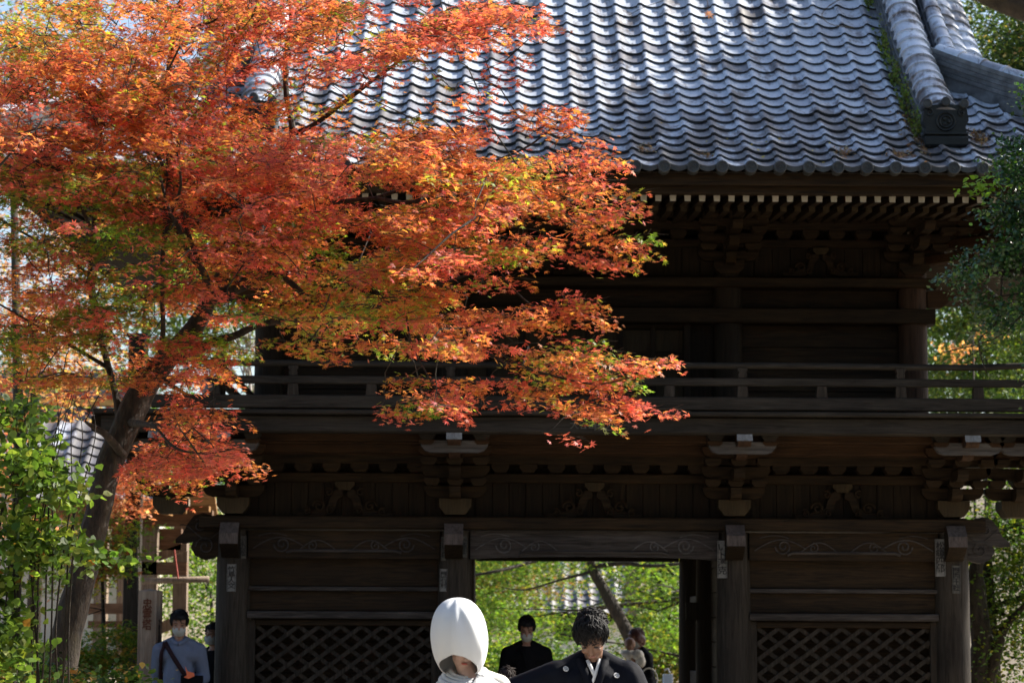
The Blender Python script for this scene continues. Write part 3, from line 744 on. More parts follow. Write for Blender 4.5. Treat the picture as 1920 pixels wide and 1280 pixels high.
for k in range(24):
    y, z, a = prof(k * TE)
    for c in range(ncol):
        x = x_start + c * TW; hw = half_width(y)
        if x < XC - hw + .02 or x + TW > XC + hw + .02: continue
        pxx = 930 + (x + TW / 2) * FPX / y
        vis = 845 < pxx < 1925 and k < 20
        (sel if vis else rest).append((k, c, x, y, z, a, pxx))
sel.sort(key=lambda q: (abs(q[6] - 1400) > 470, q[0]))
rest += sel[300:]; sel = sel[:300]
def tile_M(x, y, z, a):
    return Matrix.Translation((x, y, z + random.uniform(-.002, .002))) @ Matrix.Rotation(a + R(random.uniform(-.7, .7)), 4, 'X') @ Matrix.Rotation(R(random.uniform(-.5, .5)), 4, 'Z')
for q in sel: inst('roof_tile', tme, tile_M(*q[2:6]), roof)
m = MB()
for q in rest:
    M = tile_M(*q[2:6]); m.add([M @ Vector(v) for v in tm.v], tm.f)
    # back slope, coarse
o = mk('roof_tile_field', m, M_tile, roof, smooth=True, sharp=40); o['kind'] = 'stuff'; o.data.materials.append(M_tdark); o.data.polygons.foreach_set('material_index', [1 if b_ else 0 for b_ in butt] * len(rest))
# eave tiles: round disc with crest plus hanging apron
for c in range(ncol + 1):
    x = x_start + c * TW + .03
    m = MB(); M = Matrix.Translation((x, YE - .015, ZE + .022))
    m.lathe([(.060, -.12), (.060, .0), (.054, .010), (.042, .010), (.040, .002), (.012, .002), (.010, .008), (.001, .009)], (x, YE - .045, ZE + .010), 16, 'Y')
    for t in (0, 2.1, 4.2): m.tube([(x + .024 * math.cos(t + q * .5), YE - .051, ZE + .010 + .024 * math.sin(t + q * .5)) for q in range(4)], [.008, .007, .005, .002], 4)
    mk('eave_disc', m, M_tdark, roof, smooth=True, sharp=35)
    p = [(x + .04, ZE + .04)] + [(x + .04 + (TW - .08) * t, ZE + .045 - .028 * math.sin(math.pi * t)) for t in (.25, .5, .75)] + [(x + TW - .04, ZE + .04)]
    p += [(x + TW - .045, ZE + .0), (x + TW - .09, ZE - .020), (x + TW / 2, ZE - .030), (x + .09, ZE - .020), (x + .045, ZE - .0)]
    m = MB(); m.prism(p[::-1], YE - .022, YE - .002); mk('eave_apron', m, M_tdark, roof)
# back slope surface tiles as one field
m = MB()
for k in range(0, 24, 1):
    y, z, a = prof(k * TE); hw = half_width(y); y2, z2, _ = prof((k + 1) * TE)
    m.add([(XC - hw, 2 * YM - y, z + .04), (XC + hw, 2 * YM - y, z + .04), (XC + hw, 2 * YM - y2, z2 + .01), (XC - hw, 2 * YM - y2, z2 + .01)], [(0, 3, 2, 1)])
mk('back_slope', m, M_tile, roof)
# eave boards and white tipped rafters
yb = YE + .16
beam('eave_fascia', XL + .05, XR - .05, YE + .10, YE + .16, Z(344, YE + .1), Z(323, YE + .1), M_wx, .006, roof)
beam('eave_fascia', XL + .15, XR - .15, YE + .20, YE + .30, Z(361, YE + .2), Z(345, YE + .2), M_wx, .006, roof)
yf = YE + .34; px = 1097.0
step = (X(1870 - 5, yf, 370) - X(1097, yf, 370)) / 28.0
x = X(1097, yf, 370)
k0 = int((XL + .3 - x) / step); k1 = int((XR - .3 - x) / step)
for k in range(k0, k1 + 1):
    xx = x + k * step; zt = Z(363.5, yf); z0 = zt - .062
    # flying rafter
    m = MB(); m.prism_x([(yf, z0), (yf + 1.25, z0 + .12), (yf + 1.25, zt + .12), (yf, zt)], xx - .029, xx + .029); rf = mk('flying_rafter', m, M_wy, roof)
    m = MB(); m.prism([(xx - .026, z0 + .002), (xx + .026, z0 + .002), (xx + .030, zt), (xx - .030, zt)], yf - .005, yf - .001); mk('white_end', m, M_white, rf)
    # base rafter behind and half a step aside in view
    xb_ = xx + .012; yb2 = yf + .62; m = MB(); m.prism_x([(yb2, z0 - .045 + .06), (yb2 + 2.0, z0 + .16), (yb2 + 2.0, z0 + .22), (yb2, z0 + .02 + .06)], xb_ - .03, xb_ + .03); rb = mk('base_rafter', m, M_wy, roof)
    m = MB(); m.prism([(xb_ - .028, z0 + .016), (xb_ + .028, z0 + .016), (xb_ + .028, z0 + .076), (xb_ - .028, z0 + .076)], yb2 - .005, yb2 - .001); mk('white_end', m, M_pan, rb)
m = MB(); m.add([(XL + .2, yf + .0, Z(363, yf) + .004), (XR - .2, yf + .0, Z(363, yf) + .004), (XR - .2, YU + .3, Z(363, yf) + .30), (XL + .2, YU + .3, Z(363, yf) + .30)], [(0, 1, 2, 3)])
mk('soffit_boards', m, M_wy, roof)
m = MB(); m.box(UX[0] + .02, UX[3] - .02, yw + .10, 29.0, zu0 + .01, Z(363, yf) + .25); mk('inner_wall', m, M_wz, gate)
m = MB(); m.box(PX[0] - .05, PX[3] + .05, YP + .085, YP + .12, zt1 + .004, Z(779, YBAL)); mk('inner_wall', m, M_wz, gate)
# curved ridges
def ridge(name, path, half, height, cap_r, cap_len, layers=7, mat=M_noshi, capmat=M_tile1, taper=None):
    """stacked thin tiles under a row of round cap tiles; path = list of (x, y, z)"""
    P = [Vector(p) for p in path]; ob = thing(name, None, None); ob.parent = roof; WL[ob.name] = P[0].copy(); ob.location = P[0] - WL[roof.name]
    n = len(P); d = [(P[min(i + 1, n - 1)] - P[max(i - 1, 0)]).normalized() for i in range(n)]
    side = [Vector((t.y, -t.x, 0)).normalized() for t in d]; upv = [s.cross(t).normalized() for s, t in zip(side, d)]
    for L in range(layers):
        m = MB(); h0 = height * L / layers - (.10 if L == 0 else 0); h1 = height * (L + 1) / layers - .002; wd = half * (1 - .24 * L / layers) + (.009 if L % 2 else -.009)
        for i in range(n):
            jx = noise.noise(Vector((i * .9, L * 3.1, 0))) * .007
            for a, b in ((-wd, h0), (wd, h0), (wd + .004, h1), (-wd - .004, h1)): m.v.append(P[i] + side[i] * (a + jx) + upv[i] * b)
        for i in range(n - 1):
            for k in range(4): m.f.append((i * 4 + k, i * 4 + (k + 1) % 4, (i + 1) * 4 + (k + 1) % 4, (i + 1) * 4 + k))
        m.f += [(3, 2, 1, 0), tuple((n - 1) * 4 + k for k in range(4))]
        mk('ridge_layer', m, mat, ob)
    # caps
    cum = [0]
    for i in range(1, n): cum.append(cum[-1] + (P[i] - P[i - 1]).length)
    def pos(s):
        s = max(0, min(s, cum[-1] - 1e-4)); i = max(k for k in range(n) if cum[k] <= s); i = min(i, n - 2); t = (s - cum[i]) / (cum[i + 1] - cum[i])
        return P[i].lerp(P[i + 1], t), upv[i], side[i]
    s = 0
    while s < cum[-1] - cap_len * .5:
        m = MB(); rings = ((s - .012, 1.10), (s + .03, 1.10), (s + .034, 1.0), (s + cap_len + .01, .93)); nn = 12
        for ss, sc in rings:
            p, u, sd_ = pos(ss) if ss >= 0 else (P[0] + d[0] * ss, upv[0], side[0])
            for k in range(nn + 1):
                t = math.pi * k / nn - .0; m.v.append(p + u * (height - .01 + cap_r * sc * math.sin(t) * .80) + sd_ * cap_r * sc * math.cos(t))
        for i in range(3):
            for k in range(nn): m.f.append((i * (nn + 1) + k, (i + 1) * (nn + 1) + k, (i + 1) * (nn + 1) + k + 1, i * (nn + 1) + k + 1))
        m.f.append(tuple(range(nn, -1, -1)))
        mk('ridge_tile', m, capmat, ob, smooth=True, sharp=50); s += cap_len
    return ob
for sg in (1, -1):
    xk = XC + sg * 3.27
    path = []
    for s in np.linspace(.86, 5.6, 26):
        y, z, a = prof(s); path.append((xk - sg * .05 * (1 - (s - .8) / 4.8), y, z + .03))
    ridge('descending_ridge', path, .20, .20, .155, .235)
    path = []
    for s in np.linspace(2.75, 5.6, 18):
        y, z, a = prof(s); path.append((XC + sg * 3.60, y, z + .03))
    ridge('verge_ridge', path, .09, .14, .085, .27, 3)
    path = []
    for t in np.linspace(1, 0, 16):            # corner ridge, from the corner up to the gable foot
        dd = 2.30 * (1 - t); y, z, a = prof(0); yy = YE + .25 + dd * .93; ss = np.interp(yy, [p[0] for p in PT], np.arange(len(PT)) * .235); _, zz, _ = prof(ss)
        path.append((XC + sg * (5.5 - dd * .93), yy, zz + .04 + .10 * t * t))
    ridge('corner_ridge', path, .12, .26, .09, .29, 6)
    # verge tiles of the gable, stepping down and out
    for k in range(26):
        s = 2.55 + k * .128
        if k % 2: continue
        s = 2.6 + (k // 2) * .25; y, z, a = prof(s)
        for j in range(2):
            m = MB(); x0 = XC + sg * (3.69 + j * .15); nn = 6; L = .33
            for v in (0, L):
                for i in range(nn + 1):
                    u = i / nn; xx = x0 + sg * u * .17; hh = .07 + .035 * math.sin(u * math.pi * .9 + .4) - j * .065 - u * .05
                    m.v.append((xx, y - .03 + v * math.cos(a), z + hh + v * math.sin(a) + (.03 if v == 0 else 0)))
            for i in range(nn + 1):
                q = m.v[i]; m.v.append((q[0], q[1] + .006, q[2] - .035))
            for i in range(nn):
                f1 = (i, i + 1, nn + 2 + i, nn + 1 + i); f2 = (2 * nn + 2 + i, 2 * nn + 3 + i, i + 1, i); m.f += [f1, f2] if sg > 0 else [f1[::-1], f2[::-1]]
            mk('verge_tile', m, M_tile1, roof, smooth=True, sharp=40)
    # ogre-faced end tile
    y0, z0, a = prof(.83); y0 -= .03
    on = thing('end_ornament', None, None); on.parent = roof; WL[on.name] = Vector((xk, y0, z0)); on.location = WL[on.name] - WL[roof.name]
    xk2 = xk - sg * .05
    m = MB(); p = [(-.20, .04), (.20, .04), (.185, .14), (.215, .20), (.20, .30), (.175, .33), (.12, .345), (0, .36), (-.12, .345), (-.175, .33), (-.20, .30), (-.215, .20), (-.185, .14)]
    m.prism([(xk2 + a_, z0 + b_) for a_, b_ in p], y0 - .10, y0 + .03); mk('plate', m, M_oni, on)
    m = MB()
    for ring in (.085, .055): m.tube([(xk2 + ring * math.cos(t), y0 - .105, z0 + .19 + ring * math.sin(t)) for t in np.linspace(0, 2 * math.pi, 20)], .011, 5)
    for t in (0, 2.1, 4.2): m.ell((xk2 + .028 * math.cos(t), y0 - .105, z0 + .19 + .028 * math.sin(t)), (.02, .015, .02), nu=8, nv=5)
    m.bbox(xk2 - .205, xk2 + .205, y0 - .13, y0, z0 + .06, z0 + .085, .006)
    for s in (-1, 1): m.tube(spiral(xk2 + s * .15, z0 + .27, .04, 1.3, y0 - .105, 14, s, 1), .009, 5)
    mk('crest', m, M_oni, on)
    m = MB(); m.bbox(xk2 - .20, xk2 + .20, y0 - .15, y0 + .05, z0 - .05, z0 + .045, .015); mk('base_tile', m, M_oni, on)
    for dx, dz in ((-.17, .355), (.0, .375), (.17, .355)):
        m = MB(); m.lathe([(.045, -.2), (.045, 0), (.035, .006), (.03, .0), (.002, .0)], (xk2 + dx, y0 - .13, z0 + dz), 12, 'Y'); mk('round_tile', m, M_tdark, on, smooth=True, sharp=40)
path = [(XC + t, YM, zr + .0 + .012 * (t / 3.9) ** 2) for t in np.linspace(-3.9, 3.9, 20)]
ridge('main_ridge', path, .22, .5, .14, .3, 8)
#==PROPS==
# ------------------------------------------------------------------ votive slips and lettering
def lettering(body, size, M, mat, parent, name='lettering', depth=.0015, sy=1.0):
    cu = bpy.data.curves.new(name, 'FONT'); cu.body = body; cu.size = size; cu.align_x = 'CENTER'; cu.align_y = 'CENTER'; cu.extrude = depth; cu.space_line = .88; cu.offset = size * .012
    t = bpy.data.objects.new(name + '_form', cu); COL.objects.link(t)
    dg = bpy.context.evaluated_depsgraph_get(); dg.update(); me = bpy.data.meshes.new_from_object(t.evaluated_get(dg)); bpy.data.objects.remove(t)
    me.name = name; me.materials.clear(); me.materials.append(mat); me.transform(Matrix.Diagonal((1, sy, 1, 1)))
    return inst(name, me, M, parent)
def slip(px0, py0, px1, py1, Y, txt, mat, size, ink=M_ink, sy=1.0, tilt=0):
    x0, x1, z1, z0 = X(px0, Y, py0), X(px1, Y, py0), Z(py0, Y, px0), Z(py1, Y, px0)
    m = MB(); m.box(x0, x1, Y - .004, Y, z0, z1); s_ = mk('votive_slip', m, mat, gate)
    if ink is M_ink:
        m = MB(); e = .006
        for a in ((x0 + e, x0 + e + .004, z0 + e, z1 - e), (x1 - e - .004, x1 - e, z0 + e, z1 - e)): m.box(a[0], a[1], Y - .0055, Y - .0042, a[2], a[3])
        mk('border_line', m, M_ink, s_)
    M = Matrix.Translation(((x0 + x1) / 2, Y - .0065, (z0 + z1) / 2)) @ Matrix.Rotation(R(90), 4, 'X')
    lettering('\n'.join(txt), size, M, ink, s_, sy=sy); return s_
YS = YP - PR - .006
slip(426, 1057, 443, 1108, YS, '竹鳥人文', M_paper, .074, sy=.82)
slip(449, 1004, 462, 1046, YS + .04, '小の松', M_paper2, .062, sy=1.1)
slip(827, 1006, 838, 1050, YS + .04, '三日三日', M_paper2, .050)
slip(825, 1066, 839, 1108, YS + .03, '関石村', M_paper, .060)
slip(865, 1005, 876, 1044, YS + .015, '立念士', M_paper2, .055)
slip(1345, 1013, 1363, 1083, YS + .02, 'いト澤克', M_paper, .092, sy=.92)
slip(1753, 1010, 1772, 1080, YS + .03, '松鎮四郎', M_paper, .088, sy=.95)
slip(1785, 1060, 1800, 1112, YS, '関四十社', M_paper2, .070, sy=.9)
yb_ = YBAL + .052
for t_, px, py, sz in (('大谷山', 1094, 797, .085), ('伴之', 1130, 800, .09), ('中', 1152, 801, .07)):
    lettering(t_, sz, Matrix.Translation((X(px, yb_, py), yb_, Z(py, yb_, px))) @ Matrix.Rotation(R(90), 4, 'X'), M_paper2, gate, 'faint_writing')

# ------------------------------------------------------------------ maple in front of the gate
def catmull(P, k=4):
    out = []; n = len(P)
    for i in range(n - 1):
        p0, p1, p2, p3 = P[max(i - 1, 0)], P[i], P[i + 1], P[min(i + 2, n - 1)]
        for j in range(k):
            t = j / k; out.append(.5 * ((2 * p1) + (-p0 + p2) * t + (2 * p0 - 5 * p1 + 4 * p2 - p3) * t * t + (-p0 + 3 * p1 - 3 * p2 + p3) * t ** 3))
    out.append(P[-1]); return out
def limb(name, pts, mat, parent, n=8, rough=.06):
    """pts: (px, py, Y, width in photo px)"""
    P = [np.array([*at(p[0], p[1], p[2]), p[3] * p[2] / FPX / 2]) for p in pts]; C = catmull(P)
    m = MB(); pp = [Vector(c[:3]) + noise.noise_vector(Vector(c[:3]) * 2.3) * c[3] * .5 for c in C]; rr = [max(c[3] * (1 + rough * 2 * noise.noise(Vector(c[:3]) * 6)), .0015) for c in C]
    m.tube(pp, rr, n); mk(name, m, mat, parent, smooth=True); return [np.array(p) for p in pp]
base = at(108, 1700, 16.8); base.z = 0
maple = thing('maple_tree', 'large leaning red and orange autumn maple in front of the gate', 'maple tree', (base.x, 16.8, 0))
LIMBS = [
 ('trunk', [(50, 1600, 16.8, 100), (82, 1400, 16.8, 76), (104, 1280, 16.8, 66), (126, 1180, 16.8, 58), (156, 1060, 16.8, 52), (182, 960, 16.85, 48), (206, 860, 16.9, 48), (242, 770, 17, 52), (290, 700, 17, 44), (340, 640, 17.0, 37), (378, 590, 16.9, 31), (398, 556, 16.8, 27), (430, 545, 16.7, 22), (480, 520, 16.5, 20)]),
 ('branch', [(226, 790, 17, 26), (215, 740, 17.1, 15), (203, 690, 17.2, 12), (180, 600, 17.4, 13), (172, 520, 17.5, 14), (176, 430, 17.5, 11), (182, 340, 17.5, 8), (190, 250, 17.5, 6)]),
 ('branch', [(295, 700, 17, 16), (306, 620, 16.7, 10), (304, 530, 16.5, 9), (306, 470, 16.4, 9), (318, 410, 16.3, 8), (340, 350, 16.2, 6), (330, 280, 16.2, 4)]),
 ('branch', [(340, 665, 17, 22), (390, 645, 16.8, 18), (440, 630, 16.6, 15), (490, 608, 16.4, 13), (560, 600, 16.2, 10), (640, 590, 16, 8), (700, 575, 15.8, 8), (780, 545, 15.7, 7), (860, 520, 15.7, 5), (930, 500, 15.7, 3)]),
 ('branch', [(390, 560, 16.8, 24), (382, 512, 16.6, 14), (352, 470, 16.4, 12), (335, 425, 16.3, 9), (318, 395, 16.2, 7), (300, 330, 16.1, 5)]),
 ('branch', [(480, 520, 16.5, 19), (520, 515, 16.3, 14), (560, 545, 16.1, 11), (592, 572, 16, 9), (680, 578, 15.7, 7), (760, 572, 15.6, 6), (850, 600, 15.5, 6), (900, 655, 15.4, 7), (960, 680, 15.3, 6), (1040, 705, 15.3, 5), (1120, 720, 15.3, 3), (1190, 705, 15.3, 2)]),
 ('branch', [(430, 545, 16.7, 20), (470, 470, 17, 16), (500, 400, 17.2, 15), (530, 320, 17.4, 14), (548, 250, 17.5, 13), (538, 180, 17.6, 11), (535, 110, 17.7, 9), (545, 40, 17.8, 7), (540, -30, 17.8, 4)]),
 ('branch', [(548, 252, 17.5, 11), (590, 232, 17.4, 10), (640, 195, 17.3, 9), (700, 150, 17.2, 8), (755, 110, 17.1, 6), (800, 60, 17, 4), (830, 20, 17, 2)]),
 ('branch', [(306, 470, 16.5, 9), (318, 330, 17, 13), (313, 200, 17.2, 13), (318, 120, 17.3, 12), (328, 60, 17.3, 9), (342, -10, 17.3, 7)]),
 ('branch', [(318, 130, 17.3, 8), (350, 60, 17.2, 5), (400, 40, 17.1, 4), (440, 10, 17, 2)]),
 ('branch', [(500, 400, 17.2, 12), (600, 385, 16.6, 9), (700, 372, 16.2, 8), (750, 380, 16, 8), (810, 378, 15.8, 8), (860, 396, 15.6, 6), (900, 420, 15.5, 4), (1000, 430, 15.4, 3), (1090, 460, 15.4, 3), (1180, 470, 15.4, 2), (1230, 445, 15.4, 1.5)]),
 ('branch', [(700, 372, 16.2, 7), (800, 340, 16, 6), (900, 310, 15.9, 5), (980, 280, 15.8, 4), (1030, 245, 15.8, 3), (1060, 215, 15.8, 2)]),
 ('branch', [(860, 396, 15.6, 5), (960, 360, 15.6, 4), (1040, 340, 15.6, 3), (1120, 330, 15.6, 2), (1150, 300, 15.6, 1.5)]),
 ('branch', [(930, 500, 15.7, 3), (980, 560, 15.5, 4), (1040, 590, 15.4, 3), (1110, 580, 15.4, 2), (1130, 565, 15.4, 1.5)]),
 ('branch', [(246, 790, 16.9, 18), (290, 800, 16.2, 7), (330, 840, 15.9, 5), (390, 850, 15.8, 3), (440, 840, 15.8, 2)]),
 ('branch', [(230, 850, 16.9, 18), (200, 815, 16.6, 14), (172, 798, 16.5, 9), (160, 790, 16.5, 5)]),
 ('branch', [(172, 520, 17.5, 10), (110, 470, 17.6, 7), (50, 440, 17.6, 5), (-20, 400, 17.6, 4)]),
 ('branch', [(378, 512, 16.6, 10), (300, 300, 16.9, 7), (200, 170, 17, 5), (120, 120, 17, 4), (30, 190, 16.8, 3)]),
 ('branch', [(176, 440, 17.5, 8), (120, 330, 17, 6), (60, 300, 16.6, 5), (-20, 270, 16.4, 3)]),
 ('branch', [(292, 700, 16.9, 12), (350, 740, 16.3, 6), (400, 760, 16, 3)]),
 ('branch', [(760, 572, 15.6, 5), (770, 640, 15.4, 4), (800, 700, 15.3, 3), (830, 750, 15.3, 2)]),
 ('branch', [(203, 690, 17.2, 9), (120, 640, 17.3, 6), (50, 600, 17.3, 5), (-20, 560, 17.3, 3)]),
]
NODES = []
for nm, pts in LIMBS: NODES += limb(nm, pts, M_bark, maple, 12 if nm == 'trunk' else 7)[2 if nm == 'trunk' else 0:]
DENS = ["657568898889899871000", "567787776664797631000", "889887553332332300000", "657896765343222201000", "888888877766666554320",
        "888788888888877877520", "776766567787767766541", "566677656776777765432", "467766657548767620221", "577656665777777751110",
        "776656542544576643200", "456555500000012235543", "023236300000323233443", "000046620000000000120", "000057630000000000000"]
CLS = ["YYYOOOOORRRRRRRRRRRRR", "YYOOOOORRRRRRRRRRRRRR", "RROOOOORORRROOORRRRRR", "RRROORROOYOYOOORRRRRR", "RROROORRRRRYOOORRRRRR",
       "MOMRMRRRRRRROOOOYOROR", "GMGMRRORRRRROORROOOYR", "MMMGGMRRRRORRORRRORRR", "ORMMGGORROYMYOROORRRR", "OOMGMORGOYYMYYROOROOR",
       "GOMMMMGMYYRRRROROMYOR", "GOOMORRMMMRRRRROYYORR", "GGRRRRRMMMRRRRRYMOORR", "RRRRRRRRRRRRRRRRRRRRR", "RRRRRRRRRRRRRRRRRRRRR"]
class Nodes:
    def __init__(s, pts): s.a = np.zeros((40000, 3)); s.n = 0; [s.put(p) for p in pts]
    def put(s, p): s.a[s.n] = p; s.n += 1
    def near(s, p):
        d = np.sum((s.a[:s.n] - p) ** 2, axis=1); i = int(np.argmin(d)); return s.a[i].copy(), math.sqrt(d[i])
ND = Nodes(NODES)
sprays = []
for r, row in enumerate(DENS):
    for c, ch in enumerate(row):
        d = int(ch)
        if not d: continue
        nspr = (d / 9) ** 2.0 * 23
        nspr = int(nspr) + (random.random() < nspr % 1)
        for k in range(nspr):
            px, py = c * 60 + random.uniform(0, 60), r * 60 + random.uniform(0, 60)
            lay = noise.noise(Vector((px / 150, (py + px * .10) / 46, 1.7)))
            if random.random() < (.15 - lay) * (.7 if px < 620 and py < 420 else 1.3 if px < 620 else 2.2): continue          # foliage sits in layers with dark gaps between
            if px > 600: px -= 34 * min(1, (px - 600) / 300)
            thin = 1 - .75 * max(0, (px - 850) / 400)
            Yc = (17.0 - 1.5 * min(1, max(0, (px - 350) / 500))) + random.gauss(0, .75) * max(.35, thin)
            if 640 > px > 380 and py < 250: Yc = 17.4 + random.gauss(0, .5)
            sprays.append((px, py, Yc, CLS[r][c], d))
TIPS = [(1078, 212, 5), (1050, 232, 4), (1010, 208, 2), (1150, 298, 4), (1112, 290, 4), (1172, 348, 2), (1130, 330, 4), (1175, 385, 3), (1140, 400, 4), (1165, 445, 2), (1120, 425, 4), (1228, 447, 1), (1205, 470, 3),
        (1170, 482, 4), (1120, 480, 4), (1130, 568, 3), (1105, 575, 3), (1060, 585, 4), (1125, 605, 2), (1140, 652, 2), (1100, 640, 4), (1246, 680, 2), (1215, 688, 3), (1175, 695, 4), (1130, 705, 5), (1244, 762, 2), (1210, 760, 2),
        (1160, 762, 4), (1120, 762, 5), (1160, 792, 1), (1095, 772, 2), (880, 765, 2), (830, 755, 3), (865, 735, 4), (780, 718, 2), (800, 745, 2), (905, 725, 4), (1040, 740, 5), (1000, 720, 4), (1190, 740, 3), (640, 655, 1), (730, 665, 2), (540, 632, 2), (440, 832, 3), (400, 855, 4), (350, 872, 3), (300, 860, 4), (415, 765, 3), (370, 770, 3)]
for px, py, q in TIPS:
    for k in range(max(1, int(q * .7))): sprays.append((px - 34 + random.gauss(0, 9), py + random.gauss(0, 7), 15.4 + random.gauss(0, .15) + (.7 if px < 600 else 0), 'R' if px > 1060 or px < 900 else 'O', 7))
for k in range(60):       # crown that goes on beyond the left and upper edges of the picture
    sprays.append((random.uniform(-260, 0), random.uniform(-100, 600), 17 + random.gauss(0, .8), 'O', 7))
for k in range(90): sprays.append((random.uniform(-200, 880), random.uniform(-260, 0), 17.2 + random.gauss(0, .8), 'R', 8))
sp = [(np.array(at(p[0], p[1], p[2])), p) for p in sprays]
sp = [(ND.near(c)[1], c, p) for c, p in sp]; sp.sort(key=lambda q: q[0])
tw = MB(); LC, LN, LA, LS, LCOL = [], [], [], [], []
trunk_axis = np.array(at(330, 640, 17))
for dist, c, p in sp:
    px, py, Yc, cl, dn = p
    nb, dd = ND.near(c)
    out = c - trunk_axis; out[2] *= .25; out = out / (np.linalg.norm(out) + 1e-6)
    out += np.random.normal(size=3) * np.array([.35, .35, .10]); out /= np.linalg.norm(out)
    L = random.uniform(.22, .36) * (1.1 if px > 900 else 1)
    st = c - out * L * .5
    if dd > .04:
        mid = (nb + st) / 2 + np.array([0, 0, .08 * dd]) + np.random.normal(size=3) * .05 * min(dd, .8)
        mid2 = (nb + 3 * st) / 4 + np.random.normal(size=3) * .03 * min(dd, .8)
        r0 = min(.012, .003 + .007 * dd); tw.tube([nb, mid, mid2, st, c + out * L * .5], [r0, r0 * .8, r0 * .6, .0028, .0012], 4, cap=False)
        for q in (mid, mid2, st, c): ND.put(q)
    nl = int(random.uniform(52, 78) * (.55 + .45 * dn / 9))
    side = np.array([-out[1], out[0], 0]); side /= np.linalg.norm(side) + 1e-6
    for s_ in (-1, 1):
        for t in (.15, .5, .8):
            b0 = st + out * L * t; e = b0 + out * L * .28 + side * s_ * L * .38 + np.array([0, 0, random.uniform(-.02, .02)]); tw.tube([b0, e], [.0018, .001], 3, cap=False)
    u = np.random.beta(1.4, 1.1, nl) * 1.15 * L; v = np.random.uniform(-1, 1, nl) * L * .50 * np.clip(1.25 - np.abs(u / L - .45) * 1.3, .25, 1)
    pos = st + u[:, None] * out + v[:, None] * side + np.stack([np.zeros(nl), np.zeros(nl), np.random.normal(size=nl) * .022 - (u / L) ** 2 * .04 - np.abs(v) * .15], 1)
    nr = np.array([0, -.20, .9]) + np.random.normal(size=(nl, 3)) * .38
    axv = out * .9 + side * (v / (L * .4))[:, None] * .8 + np.array([0, 0, -.35]) + np.random.normal(size=(nl, 3)) * .3
    # inner and rear leaves stay greener
    cls = cl
    if cl in 'RO' and (Yc > 17.6 or random.random() < .13): cls = random.choice('OYM')
    if cl in 'R' and random.random() < .28: cls = 'O'
    if cl in 'MG' and Yc < 16.3 and random.random() < .35: cls = 'R'
    if cl in 'OR' and px > 600 and Yc > 16.3 and random.random() < .25: cls = random.choice('YM')
    if py > 400 and px > 480 and random.random() < (.42 if Yc > 16 else .16): cls = random.choice('YYMG')
    if cl == 'O' and random.random() < .2: cls = random.choice('RY')
    cols = pick_cols(nl, PAL[cls]) * random.uniform(.8, 1.15)
    LC.append(pos); LN.append(nr); LA.append(axv); LS.append(np.random.uniform(.036, .060, nl)); LCOL.append(np.clip(cols, .003, .95))
o = mk('twigs', tw, M_bark2, maple, smooth=True); o['kind'] = 'stuff'
LC, LN, LA, LS, LCOL = [np.concatenate(q) for q in (LC, LN, LA, LS, LCOL)]
# the leaves that show largest become leaves of their own
inv = np.array(CAM_R.transposed()); rel = (LC - np.array(EYE)) @ inv.T
ppx = 960 + rel[:, 0] / -rel[:, 2] * FPX; ppy = 640 - rel[:, 1] / -rel[:, 2] * FPX
vis = (ppx > 5) & (ppx < 1915) & (ppy > 5); score = np.where(vis, LS / LC[:, 1], 0); big = np.argsort(-score)[:300]
mask = np.ones(len(LC), bool); mask[big] = False
leaf_objects(STAR7, LC[big], LN[big], LA[big], LS[big], LCOL[big], M_maple, maple)
leaf_cloud('foliage', STAR5, LC[mask], LN[mask], LA[mask], LS[mask], LCOL[mask], M_maple, maple)
print('maple leaves', len(LC))

